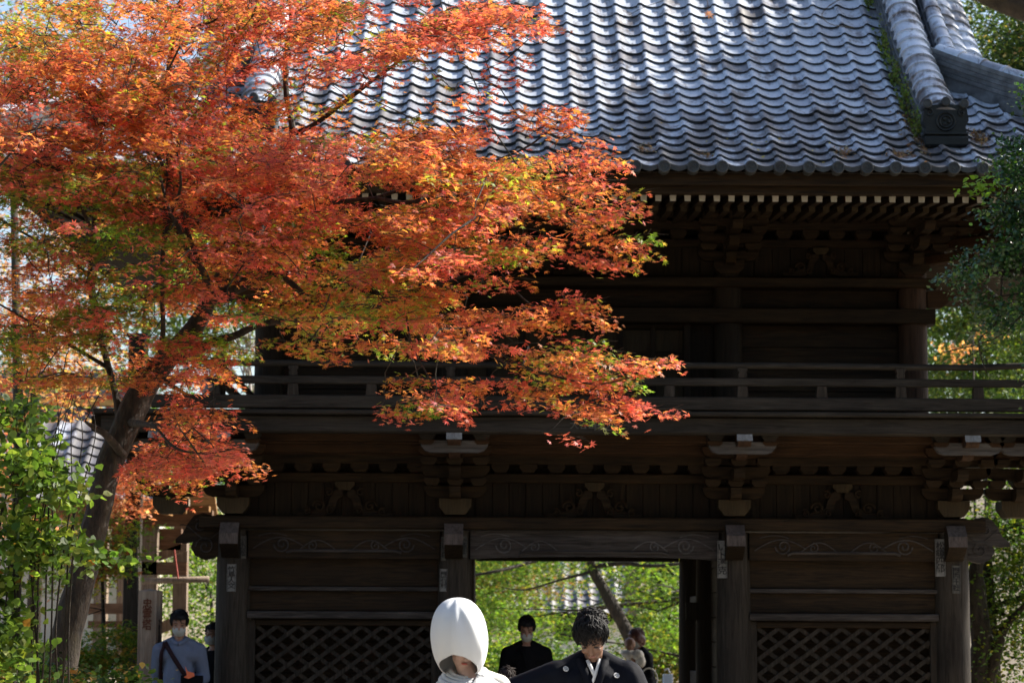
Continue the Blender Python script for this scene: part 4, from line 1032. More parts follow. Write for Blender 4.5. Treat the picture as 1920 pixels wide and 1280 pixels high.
# ------------------------------------------------------------------ other trees and shrubs
def crown(ells, n, clump=.30, per=26):
    """leaf positions in clumps spread through flattened balls (x, y, z, rx, ry, rz)"""
    vol = np.array([e[3] * e[4] * e[5] for e in ells]) ** .75; vol /= vol.sum(); nc = max(1, n // per)
    i = np.random.choice(len(ells), nc, p=vol); E = np.array(ells)[i]
    d = rnd_unit(nc) * (np.random.uniform(.15, 1, nc) ** .45)[:, None]; cc = E[:, :3] + d * E[:, 3:]
    P = np.repeat(cc, per, axis=0) + np.random.normal(size=(nc * per, 3)) * np.array([clump, clump, clump * .45])
    return P, cc
def tree(name, label, cat, foot, trunk, ells, n, pal, size, tpl=BLADE, mat=None, group=None, clump=.3, var=.2, limbs=14, bark=None, tilt=.55, single=0):
    t = thing(name, label, cat, foot, group); bark = bark or M_bark2; mat = mat or M_leaf
    m = MB(); pts = [Vector(q[:3]) for q in trunk]; m.tube(pts, [q[3] for q in trunk], 9); mk('trunk', m, bark, t, smooth=True)
    P, cc = crown(ells, n, clump); m = MB(); tp = [np.array(q) for a, b in zip(pts[1:], pts[:-1]) for q in (a, (a + b) / 2)]
    for q in cc[np.random.choice(len(cc), min(limbs, len(cc)), replace=False)]:
        k = min(tp, key=lambda a: np.linalg.norm(a - q)); mid = (k + q) / 2 + np.random.normal(size=3) * .1
        r = trunk[-1][3] * .6; m.tube([k, mid, q], [r, r * .6, r * .15], 5)
    o = mk('limbs', m, bark, t, smooth=True); o['kind'] = 'stuff'
    nn = len(P); nr = np.array([0, 0, 1.0]) + np.random.normal(size=(nn, 3)) * tilt
    nc_ = nn // 26; cc_ = np.repeat(pick_cols(nc_, pal, .30), 26, axis=0); cols = pick_cols(nn, pal, var); pk = np.random.random(nn) < .62; cols[pk] = cc_[pk] * np.random.uniform(.85, 1.15, (pk.sum(), 1)); cols = np.clip(cols, .002, .9); ax = np.random.normal(size=(nn, 3)); sz = np.random.uniform(.7, 1.25, nn) * size
    if single:
        b = np.argsort(P[:, 1])[:single]; mk_ = np.ones(nn, bool); mk_[b] = False
        leaf_objects(tpl, P[b], nr[b], ax[b], sz[b], cols[b], mat, t); P, nr, ax, sz, cols = P[mk_], nr[mk_], ax[mk_], sz[mk_], cols[mk_]
    leaf_cloud('crown', tpl, P, nr, ax, sz, cols, mat, t); return t
def E(px, py, Y, rx, ry, rz): p = at(px, py, Y); return (p.x, p.y, p.z, rx, ry, rz)
def T(px, py, Y, w_): p = at(px, py, Y); return (p.x, p.y, p.z, w_ * Y / FPX / 2)
def foot(px, Y): x = X(px, Y, 1178); return (x, Y, ground_h(x, Y))
GRN = [(4, (.05, .10, .015)), (3, (.085, .15, .02)), (1, (.16, .20, .02))]
LIME = [(4, (.11, .21, .025)), (3, (.19, .28, .03)), (1, (.30, .30, .04))]
YEL = [(4, (.55, .34, .05)), (3, (.50, .22, .06)), (2, (.28, .30, .04)), (1, (.45, .10, .05))]
PEACH = [(4, (.62, .30, .12)), (3, (.55, .20, .10)), (2, (.60, .42, .12)), (1, (.3, .3, .05))]
CON = [(4, (.030, .060, .018)), (3, (.05, .085, .025)), (1, (.09, .11, .03))]
def std(name, label, px, Y, ells, n, pal, size, w_=30, **k):
    f = foot(px, Y); top = at(px, ells[0][1], Y)
    return tree(name, label, 'tree', f, [(f[0], Y, f[2] - .1, w_ * Y / FPX / 2), (f[0] + .05, Y, f[2] + (top.z - f[2]) * .4, w_ * Y / FPX / 2.4), (top.x, Y, top.z, w_ * Y / FPX / 6)], [E(*e) for e in ells], n, pal, size, **k)
# seen through the gateway
std('maple_tree', 'green maple with a slanting mossy trunk seen through the gateway', 1290, 38, [(1110, 1010, 38, 1.7, 1.6, .55), (940, 1050, 38, .8, 1.5, .4), (1220, 1090, 38, .8, 1.4, .5), (930, 1140, 38.5, .5, 1.3, .35), (1230, 1180, 39, .5, 1.2, .4), (1060, 1175, 40, .75, .8, .26), (1000, 1160, 40, .5, .8, .2)], 11500, [(3, (.07, .14, .02)), (4, (.12, .22, .025)), (2, (.20, .29, .03)), (1, (.30, .30, .04))], .09, tpl=STAR5, mat=M_leaf, clump=.28)
t = bpy.data.objects['maple_tree.001']; limb('leaning_trunk', [(1215, 1330, 37, 34), (1190, 1215, 37, 27), (1165, 1160, 37, 24), (1135, 1110, 37, 21), (1112, 1065, 37, 18), (1095, 1000, 37, 13), (1060, 940, 37, 9)], M_bark2, t)
limb('branch', [(1112, 1062, 37, 9), (1170, 1056, 36.8, 8), (1230, 1060, 36.6, 7), (1290, 1054, 36.5, 5)], M_bark2, t); limb('branch', [(1100, 1010, 37, 9), (985, 1056, 36.4, 7), (930, 1070, 36, 6), (870, 1080, 36, 4)], M_bark2, t)
limb('branch', [(1112, 1070, 37, 6), (1040, 1090, 37, 4), (985, 1105, 37, 3), (940, 1100, 37, 2)], M_bark2, t)
std('maple_tree', 'half-turned brownish maple behind the left side of the gateway opening', 905, 46, [(935, 1110, 46, .9, 1.5, .6), (890, 1040, 46, 1.2, 1.5, .8), (1000, 1080, 47, .9, 1.5, .4)], 6000, [(2, (.24, .14, .04)), (2, (.18, .2, .03)), (4, (.12, .18, .03))], .11, tpl=STAR5)
std('shrub', 'round clipped green shrub low behind the gateway opening', 960, 43, [(960, 1230, 43, 1.0, .8, .38), (1010, 1250, 42, .8, .7, .3), (900, 1235, 43, .7, .7, .4)], 6000, LIME, .09, w_=10)
std('shrub', 'leafy green shrub with yellow tips low at the right of the gateway opening', 1240, 42, [(1235, 1225, 42, .5, .8, .45), (1290, 1240, 42, .6, .7, .5)], 5000, [(4, (.12, .2, .03)), (2, (.4, .3, .05))], .09, w_=10)
std('broadleaf_tree', 'tall green tree filling the view behind the gateway maple', 1240, 58, [(1230, 1090, 58, 1.6, 2, 1.3), (1290, 1000, 58, 2.5, 2, 2.2), (1200, 1180, 58, 1.0, 2, .6)], 9000, GRN, .16)
std('broadleaf_tree', 'green wood edge tree left of the gateway view', 880, 60, [(880, 1100, 60, 2.0, 2, 1.2), (860, 980, 60, 3.0, 2, 2.5), (960, 1190, 60, 1.8, 2, .6)], 9000, GRN, .16)
# right of the gate
std('broadleaf_tree', 'dense dark green tree beside the right gate pillar', 1850, 29.5, [(1900, 1010, 29.5, .8, 1.2, .5), (1930, 1120, 29.5, .75, 1.2, .6), (1930, 1230, 29, .65, 1.0, .5), (1990, 930, 30, .9, 1.2, .6)], 19000, [(5, (.055, .11, .015)), (3, (.11, .16, .02)), (1, (.26, .26, .03))], .052, tpl=BROAD, w_=44, clump=.22)
t = bpy.data.objects['broadleaf_tree.002']; limb('branch', [(1835, 1290, 29, 50), (1838, 1180, 29, 42), (1828, 1080, 29, 30), (1850, 1020, 29, 16)], M_bark2, t); limb('branch', [(1850, 1290, 29, 34), (1870, 1200, 28.9, 22), (1895, 1160, 28.8, 14), (1940, 1120, 28.7, 9)], M_bark, t)
std('conifer_tree', 'soft green conifer behind the right end of the balcony', 1850, 44, [(1850, 650, 44, 1.3, 1.2, 1.2), (1800, 560, 44, .9, 1.2, .8), (1880, 760, 44, 1.5, 1.2, .8), (1900, 480, 44, 1.5, 1.2, .9), (1780, 700, 46, .9, 1.2, .8), (1960, 650, 46, 1.5, 1.5, 1.5)], 24000, [(4, (.06, .11, .03)), (3, (.11, .17, .03)), (1, (.26, .27, .05))], .11, w_=20, clump=.25)
std('maple_tree', 'small orange maple glimpsed behind the right end of the balcony', 1825, 40, [(1830, 625, 40, .36, .4, .24), (1790, 665, 40, .3, .4, .15)], 230, PEACH, .070, tpl=STAR5, w_=8, clump=.12)
std('broadleaf_tree', 'tall dark evergreen on the slope behind the roof corner', 1960, 36, [(1865, 60, 40, .75, 1.6, 1.2), (1885, 150, 38, .5, 1.6, .9), (1900, 180, 36, .4, 1.2, .7), (1960, 130, 36, .95, 1.6, 1.2), (1960, 330, 36, 1.0, 1.6, 1.4), (2080, 100, 36, 1.5, 1.6, 2), (2010, 560, 36, 1.0, 1.6, 1.5)], 52000, [(5, (.035, .065, .018)), (3, (.06, .10, .02)), (1, (.12, .15, .03)), (.5, (.32, .22, .08))], .085, w_=60, clump=.26)
std('broadleaf_tree', 'full green tree behind the hanging evergreen at the right edge', 1960, 33, [(1925, 420, 33, .5, 1.0, .55), (1935, 620, 33, .45, 1.0, .5), (1950, 760, 33, .5, 1.0, .4), (1990, 520, 33, .8, 1.2, 1.3)], 12000, GRN, .075, w_=30, clump=.2)
# left, behind the maple
std('maple_tree', 'sunlit peach coloured maple far behind at the left edge', 60, 37, [(70, 560, 37, 1.0, 1.2, 1.0), (20, 690, 37, 1.1, 1.2, .8), (130, 640, 37, .8, 1.2, .6), (40, 420, 37, 1.1, 1.2, .8), (60, 820, 37, 1.4, 1.0, .9), (100, 960, 37, 1.2, 1.0, .7)], 9500, PEACH, .085, tpl=STAR5, w_=30)
std('conifer_tree', 'mid green conifer behind the maple trunk', 270, 50, [(290, 560, 50, 1.6, 1.3, 1.4), (240, 480, 50, 1.2, 1.3, 1.2), (380, 600, 50, 1.1, 1.2, .9), (450, 560, 50, 1.0, 1.2, .9)], 9500, [(4, (.07, .12, .03)), (3, (.13, .18, .04)), (1, (.3, .3, .08))], .12, w_=24)
std('maple_tree', 'yellow-green maple at the top left corner', 20, 30, [(30, 60, 30, .9, 1.0, .6), (110, 130, 30, .6, 1.0, .4), (0, 190, 30, .8, 1.0, .5)], 4200, YEL + LIME[:2], .075, tpl=STAR5, w_=26)
std('maple_tree', 'green and yellow maple with reddening tips beside the bell tower', 190, 27.5, [(235, 1010, 27.5, .28, .5, .16), (215, 1060, 27.5, .33, .5, .14), (180, 1000, 27.5, .4, .6, .3), (130, 1080, 27.5, .5, .6, .3)], 2600, [(3, (.42, .36, .04)), (3, (.16, .26, .03)), (1, (.5, .14, .06))], .07, tpl=STAR5, w_=12, clump=.12)
std('maple_tree', 'bright salmon maple lit by sun in front of the white roof', 255, 31, [(250, 905, 31, .34, .5, .26), (225, 950, 31, .3, .4, .12)], 1500, [(4, (.62, .22, .12)), (2, (.6, .34, .2))], .075, tpl=STAR5, w_=8, clump=.12)
std('shrub', 'low mixed green and orange shrub at the foot of the sign post', 210, 26, [(190, 1235, 26, .36, .5, .20), (225, 1190, 26, .28, .4, .12), (130, 1250, 26, .4, .5, .22)], 4200, [(4, (.10, .18, .02)), (2, (.42, .26, .04)), (2, (.2, .26, .03))], .06, tpl=STAR5, w_=6, clump=.10)
std('broadleaf_tree', 'green tree between the bell tower and the gate', 395, 45, [(390, 1110, 45, .55, .9, .9), (370, 1000, 45, .6, .9, .7), (395, 1220, 45, .6, .9, .5), (300, 1100, 47, .9, .9, .8)], 7000, LIME[:3] + GRN[:1], .10, w_=14)
std('shrub', 'low dark small-leaved shrub at the foot of the leaning maple', 60, 14.6, [(40, 1275, 14.6, .35, .4, .13), (150, 1290, 14.6, .28, .4, .12), (240, 1300, 14.8, .2, .3, .12)], 2600, [(4, (.05, .10, .02)), (2, (.10, .16, .03)), (.6, (.35, .2, .05))], .045, tpl=BROAD, w_=4, clump=.08)
# far wood that closes the view
def far_wood():
    P = []; C_ = []
    ells = []
    for k in range(80):
        x = random.uniform(-26, 30); y = random.uniform(64, 86); g = ground_h(x, y)
        hgt = random.uniform(3.5, 6.5) + (5 if x > 8 else 0); ells.append((x, y, g + hgt * .55, random.uniform(2, 3.4), 2.2, hgt * .55))
    for x in range(-24, 32, 4):  ells.append((x, 60, ground_h(x, 60) + .8, 2.6, 1.2, 1.0))
    P, cc = crown(ells, 52000, .5, 20); n = len(P)
    nr = np.array([0, 0, 1.]) + np.random.normal(size=(n, 3)) * .6
    leaf_cloud('far_wood', BLADE, P, nr, np.random.normal(size=(n, 3)), np.random.uniform(.18, .34, n), pick_cols(n, GRN + CON + LIME[:1], .25), M_leaf)
far_wood()
# glossy evergreen that reaches in from the right
fx = X(2180, 19.5, 1178)
t = tree('evergreen_tree', 'evergreen with small glossy blue-green leaves hanging in at the right edge', 'tree', (fx, 19.5, 0),
     [(fx, 19.5, -.1, .13), (fx - .1, 19.5, 2.5, .11), (X(2080, 19.5), 19.5, Z(500, 19.5), .07), (X(2020, 19.5), 19.5, Z(250, 19.5), .03)],
     [E(*e) for e in ((1900, 300, 19.5, .14, .35, .18), (1890, 400, 19.5, .17, .35, .13), (1850, 490, 19.4, .20, .3, .13), (1800, 520, 19.3, .16, .25, .07), (1830, 560, 19.3, .12, .2, .08), (1905, 480, 19.4, .2, .35, .2), (1940, 600, 19.4, .1, .3, .12), (1980, 400, 19.5, .4, .5, .7), (1975, 180, 19.5, .22, .4, .2), (2030, 680, 19.5, .4, .5, .5), (1870, 600, 19.4, .10, .25, .16), (1925, 560, 19.4, .12, .3, .2))],
     17000, [(5, (.022, .070, .018)), (3, (.038, .095, .024)), (1, (.08, .16, .02))], .038, tpl=BROAD, mat=M_gloss, clump=.075, tilt=.75, limbs=60, single=280)
P = np.array([[*at(random.gauss(1835, 22), random.gauss(350, 10), 19.2 + random.gauss(0, .05))] for _ in range(70)])
leaf_cloud('young_shoot', BROAD, P, np.array([0, -.5, .8]) + np.random.normal(size=(70, 3)) * .4, np.array([-1, 0, 0]) + np.random.normal(size=(70, 3)) * .6, np.random.uniform(.04, .06, 70), pick_cols(70, [(1, (.20, .34, .02))]), M_leaf, t)
for pts in ([(2060, 520, 19.5, 12), (1960, 500, 19.4, 7), (1880, 510, 19.4, 4), (1800, 530, 19.3, 2)], [(2060, 420, 19.5, 10), (1930, 400, 19.4, 5), (1870, 370, 19.3, 3), (1820, 350, 19.2, 2)], [(1880, 510, 19.4, 4), (1870, 600, 19.4, 3), (1835, 640, 19.4, 3), (1850, 700, 19.4, 2)], [(1960, 500, 19.4, 6), (1890, 620, 19.4, 3), (1770, 660, 19.4, 2)]): limb('branch', pts, M_bark, t, 5)
# broad-leaved shrub at the lower left, close by
bush = tree('hydrangea_shrub', 'tall broad-leaved green shrub at the lower left corner', 'shrub', (X(20, 13.4), 13.4, 0),
     [(X(20, 13.4), 13.4, 0, .03), (X(30, 13.4), 13.4, 1.0, .02), (X(40, 13.4), 13.4, 1.9, .012)],
     [E(*e) for e in ((40, 900, 13.4, .20, .3, .24), (75, 860, 13.4, .11, .25, .14), (30, 1050, 13.4, .24, .3, .25), (90, 1020, 13.3, .16, .25, .12), (190, 1045, 13.2, .15, .2, .05), (20, 770, 13.5, .16, .25, .11), (0, 1200, 13.4, .17, .3, .24), (120, 930, 13.3, .13, .2, .13), (-30, 1250, 13, .2, .3, .2))],
     3600, [(4, (.07, .125, .02)), (3, (.12, .19, .03)), (2, (.22, .28, .045)), (.15, (.45, .22, .05))], .056, tpl=BROAD, clump=.075, tilt=.8, limbs=4, single=300)
for k in range(13):
    x = random.uniform(-30, 130); limb('stem', [(x + random.uniform(-20, 20), 1420, 13.4, 5), (x, 1200, 13.4, 4), (x + random.uniform(-10, 30), 1000, 13.4, 3.4), (x + random.uniform(0, 60), 820, 13.4, 2.2), (x + random.uniform(10, 80), 740, 13.4, 1.2)], M_bark, bush, 5)
# near bough in the top right corner, out of focus
t = thing('overhanging_tree', 'dark out-of-focus bough crossing the top right corner', 'tree', (X(2500, 9), 9, 0))
limb('trunk', [(2500, 2300, 9, 230), (2480, 1200, 9, 190), (2440, 400, 9, 150), (2420, -200, 9, 110)], M_bark2, t, 10)
limb('branch', [(2440, 300, 9, 110), (2150, 110, 9, 80), (1960, 22, 9, 62), (1870, -8, 9, 50), (1780, -50, 9, 38)], M_bark2, t, 10)
for pts in ([(1780, -50, 9, 10), (1620, -20, 9.4, 3), (1545, 20, 9.6, 1.8), (1555, 45, 9.6, 1.2), (1600, 52, 9.6, 1)], [(1780, -50, 9, 9), (1500, -60, 9.4, 4), (1340, -30, 9.6, 2), (1328, 15, 9.6, 1)], [(1500, -60, 9.4, 3), (1250, 0, 9.6, 1.6), (1180, 28, 9.6, 1)], [(1340, -30, 9.6, 2), (1000, -10, 9.6, 1.4), (985, 35, 9.6, .8)]): limb('twig', pts, M_bark2, t, 4)
m = MB(); v = [(a[0], a[1], a[2]) for a in STAR7[0]]; p = at(1328, 26, 9.6)
lm = np.array(v) * .05; leaf_cloud('last_leaf', STAR7, np.array([[p.x, p.y, p.z]]), np.array([[.3, -.8, .4]]), np.array([[.6, 0, -.6]]), np.array([.055]), np.array([[.55, .2, .05]]), M_maple, t, kind=None)
# open-crowned trees just outside the right edge; the sun comes through them in patches
for lab, foot_, ells, n in (('open-crowned tree outside the right edge whose shade dapples the maple', (9.2, 20.5), [(6.2, 19.3, 10.6, 1.9, 1.5, 1.6), (8.6, 20.5, 12.6, 2.0, 1.8, 1.5), (5.6, 18.4, 8.6, 1.0, .9, .8), (9.4, 21.5, 10.2, 1.6, 1.4, 1.2)], 2500),
    ('round tree outside the right edge that shades the lower roof', (9.8, 26.2), [(9.0, 25.7, 11.5, 1.6, 1.3, 1.1), (9.4, 26.3, 12.9, 1.5, 1.3, .9), (8.6, 25.2, 10.2, 1.3, 1.1, .9), (9.4, 27.3, 13.2, 1.3, 1.0, .7), (8.3, 27.4, 11.6, 1.1, 1.0, .9)], 9000)):
    P, cc = crown(ells, n, .26, 30); n = len(P); t = thing('broadleaf_tree', lab, 'tree', (*foot_, 0)); m = MB(); m.tube([(*foot_, -.1), (foot_[0] - .3, foot_[1], 4), (foot_[0] - .6, foot_[1] - .2, 9)], [.2, .15, .06], 8)
    for e in ells: m.tube([(foot_[0] - .3, foot_[1], 5), (e[0], e[1], e[2])], [.09, .03], 6)
    mk('trunk', m, M_bark2, t, smooth=True)
    leaf_cloud('crown', BROAD, P, np.array([0, 0, 1.]) + np.random.normal(size=(n, 3)) * .6, np.random.normal(size=(n, 3)), np.random.uniform(.10, .16, n), pick_cols(n, GRN), M_leaf, t)
# unseen cedars added behind and beside the camera, blocking low sky from the facade
for i, (x, y, h) in enumerate(((-9, -3, 15), (-3.5, -6, 17), (3, -7, 16), (9.5, -4, 17), (15, 3, 14), (-15, 4, 14), (-13, 12, 11), (-7, -13, 19), (6, -14, 19), (16, 10.5, 9))):
    P, cc = crown([(x, y, h * .62, 2.6, 2.6, h * .42), (x, y, h * .35, 3.3, 3.3, h * .2)], 2600, .45, 20); n = len(P)
    t = thing('added_cedar_tree', 'added unseen tall dark cedar ' + ('well left behind the camera', 'just left behind the camera', 'just right behind the camera', 'well right behind the camera', 'level with the camera on the right', 'level with the camera on the left', 'outside the left edge, nearest the maple', 'far back on the left, tallest there', 'far back on the right, tallest there', 'outside the right edge, lowest of them')[i], 'tree', (x, y, 0), 'added cedars on the camera side'); m = MB(); m.tube([(x, y, -.1), (x, y, h * .5), (x, y, h * .95)], [.35, .22, .05], 8); mk('trunk', m, M_bark2, t, smooth=True)
    leaf_cloud('crown', BLADE, P, np.array([0, 0, 1.]) + np.random.normal(size=(n, 3)) * .6, np.random.normal(size=(n, 3)), np.random.uniform(.5, .8, n), pick_cols(n, CON), M_leaf, t)
# bare bleached tree behind the balcony
t = thing('bare_tree', 'bleached bare tree behind the left end of the balcony', 'tree', foot(470, 36))
limb('trunk', [(475, 1200, 36, 12), (472, 900, 36, 9), (470, 740, 36, 7), (462, 650, 36, 5), (455, 600, 36, 3)], M_bare, t, 6)
for k in range(34):
    x0 = random.uniform(455, 480); y0 = random.uniform(650, 800); a = random.uniform(-.9, .9); L = random.uniform(40, 110)
    limb('branch', [(x0, y0, 36, 4), (x0 + math.sin(a) * L * .5, y0 - L * .5, 36 + random.uniform(-.3, .3), 3), (x0 + math.sin(a) * L * 1.0 + random.uniform(-8, 8), y0 - L, 36, 1.5)], M_bare, t, 4)
#==OBJECTS==
# ------------------------------------------------------------------ things to the left behind the gate
def gz(px, Y): return ground_h(X(px, Y, 1178), Y)
tw_ = thing('bell_tower', 'open wooden bell tower with tiled roof seen left of the gate', 'bell tower', foot(290, 33))
def post(px0, px1, pyt, Y, name='post', mat=M_tower, lean=0, par=tw_):
    x0, x1 = X(px0, Y, 1178), X(px1, Y, 1178); z0 = ground_h(x0, Y); zt = Z(pyt, Y, px0); m = MB(); d = .10
    m.prism([(x0, z0 - .05), (x1, z0 - .05), (x1 + lean, zt), (x0 + lean, zt)], Y - d, Y + d); return mk(name, m, mat, par)
post(262, 293, 940, 33); post(324, 350, 935, 33.6, lean=.0); post(219, 247, 940, 36.5, mat=M_tower); post(176, 200, 940, 36, mat=M_tower)
def bar(name, px0, px1, pya, pyb, Y, mat, par=tw_, dep=.12, slant=0):
    x0, x1, z1, z0 = X(px0, Y, pya), X(px1, Y, pya), Z(pya, Y, px0), Z(pyb, Y, px0); m = MB()
    m.prism([(x0, z0), (x1, z0 + slant), (x1, z1 + slant), (x0, z1)], Y, Y + dep); return mk(name, m, mat, par)
bar('cross_beam', 150, 262, 1130, 1150, 35, M_towerx); bar('cross_beam', 165, 262, 1163, 1176, 35.4, M_towerx)
bar('cross_beam', 150, 350, 1052, 1076, 32.9, M_towerx); bar('cross_beam', 294, 352, 1168, 1190, 33.2, M_sign, slant=.16)
bar('cross_beam', 294, 350, 1035, 1052, 33.2, M_sign, slant=.14)
m = MB(); m.tube([at(266, 1089, 32.7), at(392, 1085, 32.7)], .04, 8); st = mk('striker_log', m, M_tower, tw_, smooth=True)
m = MB(); m.tube([at(327, 1030, 32.6), at(334, 1084, 32.6)], .011, 5); mk('red_rope', m, plain('red_rope', (.35, .05, .03)), st)
# its roof: rows of real tile on the slope that faces the camera
def small_roof(par, px0, px1, pye, Y, run, pitch, mat_under, fascia=.14, tw=.26):
    x0, x1, z0 = X(px0, Y, pye), X(px1, Y, pye), Z(pye, Y, (px0 + px1) / 2)
    m = MB(); ca, sa_ = math.cos(pitch), math.sin(pitch); rows_ = int(run / ca / .235)
    for k in range(rows_):
        for c in range(int((x1 - x0) / tw)):
            M = Matrix.Translation((x0 + c * tw, Y + k * .235 * ca, z0 + k * .235 * sa_)) @ Matrix.Rotation(pitch, 4, 'X'); m.add([M @ Vector(v) for v in tm.v], tm.f)
    o = mk('roof_tile_field', m, M_tile, par, smooth=True, sharp=40); o['kind'] = 'stuff'
    m = MB(); zt = z0 + run * math.tan(pitch)
    m.prism_x([(Y + .04, z0 - .03), (Y + run, zt - .03), (Y + 2 * run - .04, z0 - .03), (Y + 2 * run - .04, z0 - .10), (Y + run, zt - .12), (Y + .04, z0 - .10)][::-1], x0 + .02, x1 - .02); mk('roof_boarding', m, mat_under, par)
    m = MB(); m.bbox(x0 + .02, x1 - .02, Y + .03, Y + .09, z0 - fascia - .02, z0 - .02); mk('eave_fascia', m, mat_under, par)
    m = MB(); k = x0 + .1
    while k < x1 - .1:
        m = MB(); m.box(k, k + .07, Y + .1, Y + run, z0 - .16, z0 - .10); mk('rafter', m, mat_under, par); k += .3
    return x0, x1, zt
M_lit = wood('lit_eave_wood', (.16, .08, .03), (.42, .24, .10), 'X')  # orange light on the eaves is put into this wood colour
small_roof(tw_, 20, 352, 938, 32.0, 1.9, R(32), M_lit)
bar('roof_beam', 150, 398, 955, 985, 32.8, M_towerx, dep=.2); bar('roof_beam', 210, 340, 990, 1030, 33.2, M_towerx, dep=.2)
bar('roof_beam', 352, 392, 948, 958, 32.5, M_lit, dep=.2)
hall = thing('temple_hall', 'temple hall with sunlit white-grey tile roof behind the maple trunk', 'temple hall', foot(130, 46))
x0, x1, zt = small_roof(hall, -60, 262, 872, 44.0, 2.1, R(30), M_wx)
yh = 44 + 2.1; m = MB(); m.bbox(x0, x1, yh + .4, yh + 1.4, ground_h(-7, 46) - .1, Z(880, 44)); mk('wall', m, plain('plaster', (.55, .5, .42), .9, .2, .1, 3), hall)
za_ = Z(765, 46); M_och = plain('ochre_plaster', (.50, .27, .08), .9, .2, .3, 4)
for k, (a, b, mt) in enumerate(((765, 752, M_och), (751, 733, M_noshi), (732, 724, M_och), (723, 712, M_noshi))):
    m = MB(); m.bbox(x0, x1, yh - .14 + k * .01, yh + .14, Z(a, 46), Z(b, 46)); mk('ridge_band', m, mt, hall)
k = x0
while k < x1:
    m = MB(); M = Matrix.Translation((k, yh, Z(712, 46)))
    m.lathe([(.12, -.15), (.12, .15)], (k, yh, Z(709, 46)), 12, 'Y'); mk('ridge_tile', m, M_noshi, hall, smooth=True, sharp=40); k += .27
kd = thing('storehouse', 'pale plastered building with light tile roof far beyond the gateway', 'building', foot(1070, 52))
x0, x1, zt = small_roof(kd, 960, 1200, 1150, 51.0, 1.6, R(34), M_wx)
m = MB(); m.bbox(x0 + .3, x1 - .3, 51.5, 53.5, ground_h(1, 52) - .3, Z(1158, 51.5)); mk('wall', m, plain('white_plaster', (.78, .78, .75), .9, .2), kd)
m = MB(); m.bbox(x0 + .9, x0 + 1.5, 51.46, 51.49, Z(1200, 51.5), Z(1172, 51.5)); mk('window', m, M_gz, kd)
# upright board post beyond the balcony corner
bp = thing('plank_post', 'tall grey square post standing behind the left end of the balcony', 'post', (X(248, 31), 31, 0))
m = MB(); m.bbox(X(233, 31), X(263, 31), 31, 31.2, 0, Z(636, 31), .01); m2 = mk('shaft', m, M_gz, bp)
m = MB(); m.bbox(X(229, 31), X(267, 31), 30.97, 31.23, Z(636, 31) + .002, Z(629, 31), .01); mk('cap', m, M_gz, bp)
# inscribed wooden sign post
YQ = 24.0; sx0, sx1 = X(262, YQ), X(297, YQ)
sp_ = thing('sign_post', 'square wooden memorial post with brush lettering left of the gate', 'sign post', (X(280, YQ), YQ, 0))
m = MB(); c1 = X(307, YQ + .1); zt = Z(1107, YQ, 280)
m.add([(sx0, YQ, 0), (sx1, YQ - .03, 0), (c1, YQ + .12, 0), (c1 - .17, YQ + .16, 0), (sx0, YQ, zt), (sx1, YQ - .03, zt), (c1, YQ + .12, zt), (c1 - .17, YQ + .16, zt), ((sx0 + c1) / 2, YQ + .06, zt + .02)],
      [(3, 2, 1, 0), (0, 1, 5, 4), (1, 2, 6, 5), (2, 3, 7, 6), (3, 0, 4, 7), (4, 5, 8), (5, 6, 8), (6, 7, 8), (7, 4, 8)]); mk('shaft', m, M_sign, sp_)
rust = plain('red_brown_ink', (.10, .035, .02), .9, .2)
lettering('忠\n霊\n塔', .10, Matrix.Translation(((sx0 + sx1) / 2, YQ - .022, 1.72)) @ Matrix.Rotation(math.atan2(-.03, sx1 - sx0), 4, 'Z') @ Matrix.Rotation(R(90), 4, 'X'), rust, sp_, sy=1.1)
an = math.atan2(.15, c1 - sx1); lettering('之\n月\n日\n年', .045, Matrix.Translation(((sx1 + c1) / 2 + .004, YQ + .038, 1.55)) @ Matrix.Rotation(an, 4, 'Z') @ Matrix.Rotation(R(90), 4, 'X'), M_ink, sp_, sy=1.6)
# floodlight clamped to the railing
fl = thing('floodlight', 'dark bell-shaped floodlight clamped to the left end of the balcony railing', 'floodlight', (X(383, 23.1, 720), 23.1, Z(735, 23.1)))
c = at(384, 722, 23.1); ax = Vector((-.62, .1, .78)).normalized(); m = MB()
m.tube([c - ax * .065, c - ax * .055, c, c + ax * .05, c + ax * .085, c + ax * .12], [.072, .070, .058, .045, .022, .018], 16); mk('shade', m, plain('dark_metal', (.09, .10, .11), .4, .6), fl, smooth=True, sharp=50)
m = MB(); m.tube([c + ax * .12, c + ax * .17 + Vector((0, 0, .02)), Vector((X(360, 23.2, 700), 23.2, Z(690, 23.2)))], .013, 6); mk('bracket', m, M_tdark, fl)
m = MB(); m.tube([at(345, 688, 23.2), at(362, 695, 23.2)], .03, 8); mk('clamp', m, plain('light_metal', (.4, .42, .44), .35, .6), fl)
sgn = thing('notice_box', 'pale blue-white notice box beyond the right side of the gateway', 'notice box', (X(1253, 34), 34, 0))
m = MB(); m.bbox(X(1243, 34), X(1261, 34), 34, 34.12, Z(1300, 34), Z(1262, 34), .01); mk('box', m, plain('pale_blue_paint', (.42, .5, .62), .6, .4), sgn)
m = MB(); m.tube([(X(1252, 34), 34.06, 0), (X(1252, 34), 34.06, Z(1301, 34))], .03, 6); mk('leg', m, M_tdark, sgn)
m = MB(); m.tube([at(1246, 1256, 34), at(1252, 1252, 34), at(1256, 1261, 34)], .012, 5); mk('handle', m, plain('pale_metal', (.5, .5, .5), .4), sgn)

